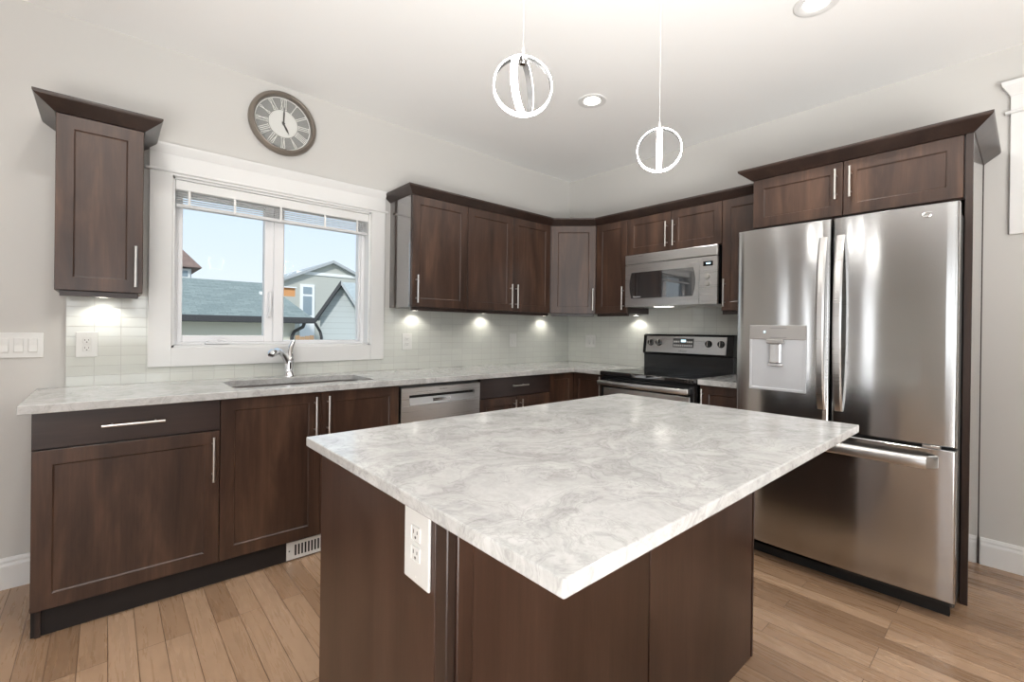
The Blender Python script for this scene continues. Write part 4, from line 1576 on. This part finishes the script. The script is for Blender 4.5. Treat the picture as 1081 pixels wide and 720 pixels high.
for ln, wd, an, zz, nm in ((0.105, 0.007, 2, 0.027, 'minute_hand'), (0.070, 0.009, 151, 0.024, 'hour_hand')):
    mb = MB(RX @ Matrix.Rotation(-math.radians(an), 4, 'Z'))
    mb.poly([(-wd / 2, -0.012, zz), (wd / 2, -0.012, zz), (wd * 0.7, ln * 0.6, zz), (0.0, ln, zz), (-wd * 0.7, ln * 0.6, zz)], (0, 0, 0.0016))
    mb.lathe([(0.0, zz), (0.008, zz), (0.008, zz + 0.003), (0.0, zz + 0.003)], 16)
    mb.build(nm, M['clock_hand'], ck_)
MB(RX).lathe([(R0 - 0.025, 0.038), (R0 - 0.025, 0.0395), (0.0, 0.042), (0.0, 0.038)], 48).build('crystal', M['clock_glass'], ck_, 60)


# ------------------------------------------------------------------ pendants
M['pend_grey'] = flat('satin_grey_metal', (0.30, 0.30, 0.30), 0.35, 0.8)


def band_ring(mb, R, wd, th, X, arc=(0, 360), n=72):
    """a flat hoop of radius R (about local z), wd along z and th radially"""
    full = arc[1] - arc[0] >= 360
    vs, fs = [], []
    N = n if full else n + 1
    for k in range(N):
        a = math.radians(arc[0] + (arc[1] - arc[0]) * k / n)
        c, s = math.cos(a), math.sin(a)
        for rr, hh in ((R - th, -wd / 2), (R, -wd / 2), (R, wd / 2), (R - th, wd / 2)):
            vs.append((rr * c, rr * s, hh))
    for k in range(n if full else n):
        b0 = k * 4
        b1 = ((k + 1) % N) * 4
        for j in range(4):
            fs.append((b0 + j, b0 + (j + 1) % 4, b1 + (j + 1) % 4, b1 + j))
    T0 = mb.T
    mb.T = X
    mb.faces(vs, fs)
    mb.T = T0
    return mb


def pendant(label, x, y, zc, az, tw):
    """two crossed LED hoops hung on a thin cord"""
    r = thing('pendant_light', label, 'pendant light', (x, y, zc), 0, None)
    Rr = 0.079
    X1 = Matrix.Rotation(az, 4, 'Z') @ Matrix.Rotation(PI / 2, 4, 'X')                 # hoop facing the viewer
    X2 = Matrix.Rotation(az + PI / 2 + tw, 4, 'Z') @ Matrix.Rotation(PI / 2, 4, 'X')  # hoop at right angles
    for nm, X, rr in (('hoop', X1, Rr), ('hoop', X2, Rr - 0.0045)):
        hp = band_ring(MB(), rr - 0.0030, 0.0170, 0.0016, X).build(nm, M['pend_grey'], r, 40)
        band_ring(MB(), rr, 0.0175, 0.0028, X).build('led_strip', M['led'], hp, 40)
    mb = MB()
    mb.lathe([(0.0, Rr + 0.026), (0.004, Rr + 0.024), (0.006, Rr + 0.004), (0.012, Rr + 0.001), (0.013, Rr - 0.014), (0.009, Rr - 0.022), (0.0, Rr - 0.023)], 20)
    mb.build('hub', M['chrome'], r, 40)
    MB().tube([(0, 0, Rr + 0.024), (0, 0, CEIL - zc - 0.02)], 0.0009, 8).build('cord', M['logo_pale'], r)
    MB().lathe([(0.0, CEIL - zc - 0.028), (0.05, CEIL - zc - 0.026), (0.06, CEIL - zc - 0.018), (0.06, CEIL - zc), (0.0, CEIL - zc)], 32).build('canopy', M['chrome'], r, 40)
    return r


a1 = math.atan2(-2.678 + 3.497, -2.23 + 3.144)
pendant('bigger double-hoop LED pendant nearer the window side of the island', -2.675, -2.23, 1.872, -math.atan2(-2.675 + 3.497, -2.23 + 3.144) + 0.10, -0.42)
pendant('double-hoop LED pendant hanging nearer the fridge', -2.000, -2.23, 1.884, -math.atan2(-2.0 + 3.497, -2.23 + 3.144) - 0.02, 0.03)


# ------------------------------------------------------------------ recessed ceiling lights
def pot(label, x, y, power):
    r = thing('recessed_light', label, 'ceiling light', (x, y, CEIL), 0, 'recessed ceiling lights')
    MB().lathe([(0.092, 0.0), (0.092, -0.004), (0.084, -0.007), (0.060, -0.003), (0.050, 0.0)], 40, closed=True).build('trim_ring', M['trim'], r, 40)
    MB().lathe([(0.052, -0.0008), (0.052, -0.0028), (0.0, -0.0035), (0.0, -0.0008)], 36).build('lens', M['pot_lens'], r, 40)
    d = bpy.data.lights.new('pot_beam', 'AREA')
    d.shape = 'DISK'
    d.size = 0.12
    d.energy = power
    d.color = (1.0, 0.985, 0.95)
    d.spread = math.radians(150)
    lo = bpy.data.objects.new('pot_beam', d)
    COL.objects.link(lo)
    lo.parent = r
    lo.location = (0, 0, -0.012)
    return r


POT = 8
pot('recessed ceiling light between the two pendants, over the walkway by the range', -1.148, -1.213, POT)
pot('recessed ceiling light cut by the top edge above the fridge', -1.107, -2.478, POT)
for (px_, py_) in ((-3.55, -1.25), (-3.9, -4.2), (-1.4, -4.4), (-5.9, -1.6), (-6.0, -4.8)):  # unseen pots, added for the light they give
    pot('unseen recessed ceiling light added for fill, out of view', px_, py_, POT)


# ------------------------------------------------------------------ under-cabinet pucks
def puck(label, x, y, power=2.3):
    r = thing('puck_light', label, 'under-cabinet light', (x, y, ZU0), 0, 'under-cabinet puck lights')
    MB().lathe([(0.0, 0.0), (0.034, 0.0), (0.034, -0.012), (0.028, -0.014), (0.028, -0.010), (0.0, -0.010)], 28).build('housing', M['nickel'], r, 40)
    MB().lathe([(0.0265, -0.0102), (0.0265, -0.0135), (0.0, -0.0145), (0.0, -0.0102)], 24).build('lens', M['puck_lens'], r, 40)
    d = bpy.data.lights.new('puck_beam', 'SPOT')
    d.energy = power
    d.spot_size = math.radians(140)
    d.spot_blend = 0.5
    d.shadow_soft_size = 0.02
    d.color = (1.0, 0.96, 0.86)
    lo = bpy.data.objects.new('puck_beam', d)
    COL.objects.link(lo)
    lo.parent = r
    lo.location = (0, 0, -0.018)
    return r


puck('puck light under the lone upper cabinet left of the window', -3.515, -0.07)
puck('puck light under the upper cabinet right of the window', -1.775, -0.07)
puck('puck light under the middle of the wide two-door upper cabinet', -1.130, -0.07)
puck('puck light under the diagonal corner cabinet', -0.405, -0.07)
puck('puck light under the single-door cabinet beside the microwave', -0.07, -0.845)

# ------------------------------------------------------------------ outside the window
GZ = -0.9
o = MB().box(-30, 40, 0.6, 70, GZ - 0.2, GZ).build('ground', M['ground'])
struct(o)


def hip_garage():
    r = thing('garage', 'garage with a grey-green shingle hip roof and beige walls outside the window', 'building', (-4.0, 9.5, GZ))
    x0, x1, y0, y1 = -9.0, -0.27, 7.0, 12.0
    ze, zr = 1.430, 2.300
    _pb(MB().box(x0 + 0.3, x1 - 0.26, y0 + 0.28, y1 - 0.3, GZ, ze - 0.10), 'wall', M['stucco'], r)
    mb = MB()
    vs = [(x0, y0, ze), (x1, y0, ze), (x1, y1, ze), (x0, y1, ze), (x0 + 0.4, 9.5, zr), (x1 - 0.32, 9.5, zr), (x0, y0, ze - 0.02), (x1, y0, ze - 0.02), (x1, y1, ze - 0.02), (x0, y1, ze - 0.02)]
    fs = [(0, 1, 5, 4), (1, 2, 5), (2, 3, 4, 5), (3, 0, 4), (6, 7, 8, 9), (0, 1, 7, 6), (1, 2, 8, 7), (2, 3, 9, 8), (3, 0, 6, 9)]
    mb.faces(vs, fs)
    _pb(mb, 'roof', M['shingle_green'], r)
    mb = MB()
    mb.box(x0 - 0.02, x1 + 0.02, y0 - 0.10, y0, ze - 0.125, ze - 0.005, 0.01)
    mb.box(x1, x1 + 0.04, y0 - 0.1, y1, ze - 0.125, ze - 0.005, 0.01)
    mb.box(x0, x1, y0, y0 + 0.29, ze - 0.125, ze - 0.10)
    _pb(mb, 'gutter', M['fascia'], r)
    mb = MB()
    mb.tube([(-0.42, 7.0, ze - 0.10), (-0.44, 7.05, ze - 0.20), (-0.56, 7.22, ze - 0.30), (-0.60, 7.24, ze - 0.42), (-0.60, 7.24, GZ + 0.1)], 0.034, 10)
    _pb(mb, 'downspout', M['fascia'], r)
    mb = MB()
    mb.lathe([(0.0, 0.0), (0.05, 0.0), (0.05, 0.16), (0.0, 0.18)], 12, Matrix.Translation((-0.74, 8.55, 1.93)))
    mb.box(-0.93, -0.83, 8.5, 8.6, 1.93, 2.02)
    _pb(mb, 'roof_vents', M['ext_white'], r)


hip_garage()


def blue_garage():
    r = thing('garage', 'blue-grey sided garage with charcoal eaves, right in the window', 'building', (1.08, 9.0, GZ), -0.36)
    _pb = lambda mb, nm, m, par: mb.build(nm, m, par)
    GZ_ = 0.0
    y0 = 0.0
    xa, za = 0.0, 2.463 - GZ            # apex of the front gable
    xe, ze = -0.62, 1.476 - GZ             # its left eave
    xr = 2 * xa - xe
    # walls
    mb = MB()
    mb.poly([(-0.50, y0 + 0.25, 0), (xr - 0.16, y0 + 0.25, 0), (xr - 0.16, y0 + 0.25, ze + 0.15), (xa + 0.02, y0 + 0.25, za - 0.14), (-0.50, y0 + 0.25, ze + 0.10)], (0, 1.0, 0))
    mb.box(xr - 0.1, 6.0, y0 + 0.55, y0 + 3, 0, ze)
    _pb(mb, 'wall', M['siding_blue'], r)
    # front gable roof, left slope with its dark rake board
    dx, dz = xa - xe, za - ze
    L = math.hypot(dx, dz)
    nx, nz = -dz / L, dx / L
    t = 0.05
    mb = MB()
    mb.poly([(xe, y0 + 0.02, ze), (xa, y0 + 0.02, za), (xa, y0 + 0.02, za - t), (xe, y0 + 0.02, ze - t)], (0, 2.6, 0))
    mb.poly([(xr, y0 + 0.02, ze), (xa, y0 + 0.02, za), (xa, y0 + 0.02, za - t), (xr, y0 + 0.02, ze - t)], (0, 2.6, 0))
    _pb(mb, 'roof', M['shingle_blue'], r)
    mb = MB()
    mb.poly([(xe - 0.02, y0 - 0.03, ze - 0.02), (xa, y0 - 0.03, za + 0.01), (xa, y0 - 0.03, za - 0.13), (xe - 0.02, y0 - 0.03, ze - 0.16)], (0, 0.05, 0))
    _pb(mb, 'rake_board', M['fascia'], r)
    mb = MB()
    mb.poly([(xe, y0 + 0.02, ze - 0.10), (xa, y0 + 0.02, za - 0.10), (xa, y0 + 0.02, za - 0.15), (xe, y0 + 0.02, ze - 0.15)], (0, 0.23, 0))
    _pb(mb, 'soffit', M['fascia'], r)
    mb = MB()
    mb.poly([(xr + 0.02, y0 - 0.03, ze - 0.02), (xa, y0 - 0.03, za + 0.01), (xa, y0 - 0.03, za - 0.11), (xr + 0.02, y0 - 0.03, ze - 0.14)], (0, 0.05, 0))
    _pb(mb, 'rake_board', M['soffit'], r)
    # main roof behind it
    mb = MB()
    mb.poly([(xa + 0.05, 0.4, ze + 0.15), (xa + 0.05, 2.4, za + 0.18), (xa + 0.05, 2.4, ze + 0.15)], (6.5, 0, 0))
    _pb(mb, 'main_roof', M['shingle_blue'], r)
    mb = MB()
    mb.tube([(xe + 0.02, y0 - 0.02, ze - 0.16), (xe + 0.06, y0 + 0.05, ze - 0.24), (-0.50, y0 + 0.20, ze - 0.36), (-0.47, y0 + 0.20, ze - 0.5), (-0.47, y0 + 0.20, 0.1)], 0.034, 10)
    _pb(mb, 'downspout', M['fascia'], r)


blue_garage()


def sage_house():
    r = thing('house', 'tall sage-grey gabled house with a white trim band behind the garages', 'building', (4.1, 20.0, GZ))
    y0 = 18.0
    mb = MB()
    mb.poly([(1.0, y0, GZ), (7.4, y0, GZ), (7.4, y0, 2.75), (4.05, y0, 4.18), (1.0, y0, 2.80)], (0, 6, 0))
    _pb(mb, 'wall', M['siding_sage'], r)
    mb = MB()
    for s, xe, ze in ((-1, 0.75, 2.72), (1, 7.6, 2.70)):
        mb.poly([(xe, y0 - 0.25, ze), (4.05, y0 - 0.25, 4.24), (4.05, y0 - 0.25, 4.12), (xe, y0 - 0.25, ze - 0.12)], (0, 6.4, 0))
    _pb(mb, 'roof', M['soffit'], r)
    _pb(MB().box(2.55, 6.6, y0 - 0.05, y0, 3.53, 3.66), 'trim_band', M['ext_white'], r)
    f = _pb(MB().box(2.70, 3.30, y0 - 0.06, y0, 0.6, 3.10), 'window_frame', M['ext_white'], r)
    _pb(MB().box(2.82, 3.18, y0 - 0.08, y0 - 0.055, 2.68, 2.98), 'pane', M['ext_glass'], f)
    _pb(MB().box(2.82, 3.18, y0 - 0.08, y0 - 0.055, 1.75, 2.58), 'pane', M['ext_glass'], f)


sage_house()


def far_house():
    r = thing('house', 'pale house with a brown roof peeking in at the left of the window', 'building', (-4.5, 16.0, GZ))
    y0 = 14.3
    _pb(MB().box(-8.0, -1.56, y0, y0 + 4, GZ, 3.0), 'wall', M['siding_white'], r)
    mb = MB()
    ex, ze = -1.32, 3.02
    mb.faces([(-9, y0 - 0.3, ze), (ex, y0 - 0.3, ze), (ex, y0 + 4.3, ze), (-9, y0 + 4.3, ze), (-6.0, y0 + 2, 6.3), (-4.0, y0 + 2, 6.3)], [(0, 1, 5, 4), (1, 2, 5), (2, 3, 4, 5), (3, 0, 4), (0, 1, 2, 3)])
    _pb(mb, 'roof', M['shingle_brown'], r)
    f = _pb(MB().box(-2.1, -1.60, y0 - 0.06, y0, 2.70, 2.97), 'window_frame', M['ext_white'], r)
    _pb(MB().box(-2.0, -1.66, y0 - 0.08, y0 - 0.05, 2.74, 2.92), 'pane', M['ext_glass'], f)


far_house()
r = thing('house', 'small structure with orange sheathing on top, over the garage roof', 'building', (1.8, 16.0, GZ))
_pb(MB().box(1.40, 1.80, 15.5, 16.8, GZ, 2.38), 'wall', M['siding_sage'], r)
_pb(MB().box(1.40, 1.80, 15.5, 16.8, 2.38, 2.70), 'wall_sheathing', M['osb'], r)
_pb(MB().poly([(1.36, 15.4, 2.70), (1.84, 15.4, 2.70), (1.82, 15.4, 2.74), (1.38, 15.4, 2.74)], (0, 1.5, 0)), 'roof', M['ext_white'], r)
o = MB()
for k in range(6):
    o.box(0.55 + k * 0.14, 0.68 + k * 0.14, 12.0, 12.03, GZ, 0.93 + 0.02 * ((k * 7) % 3), 0.005)
o.box(0.5, 1.42, 12.03, 12.07, -0.2, -0.1)
o.box(0.5, 1.42, 12.03, 12.07, 0.55, 0.65)
o = o.build('fence', M['fence'], origin=(1.3, 12.0, GZ))
tag(o, 'short run of cedar fence seen low between the two garages', 'fence')
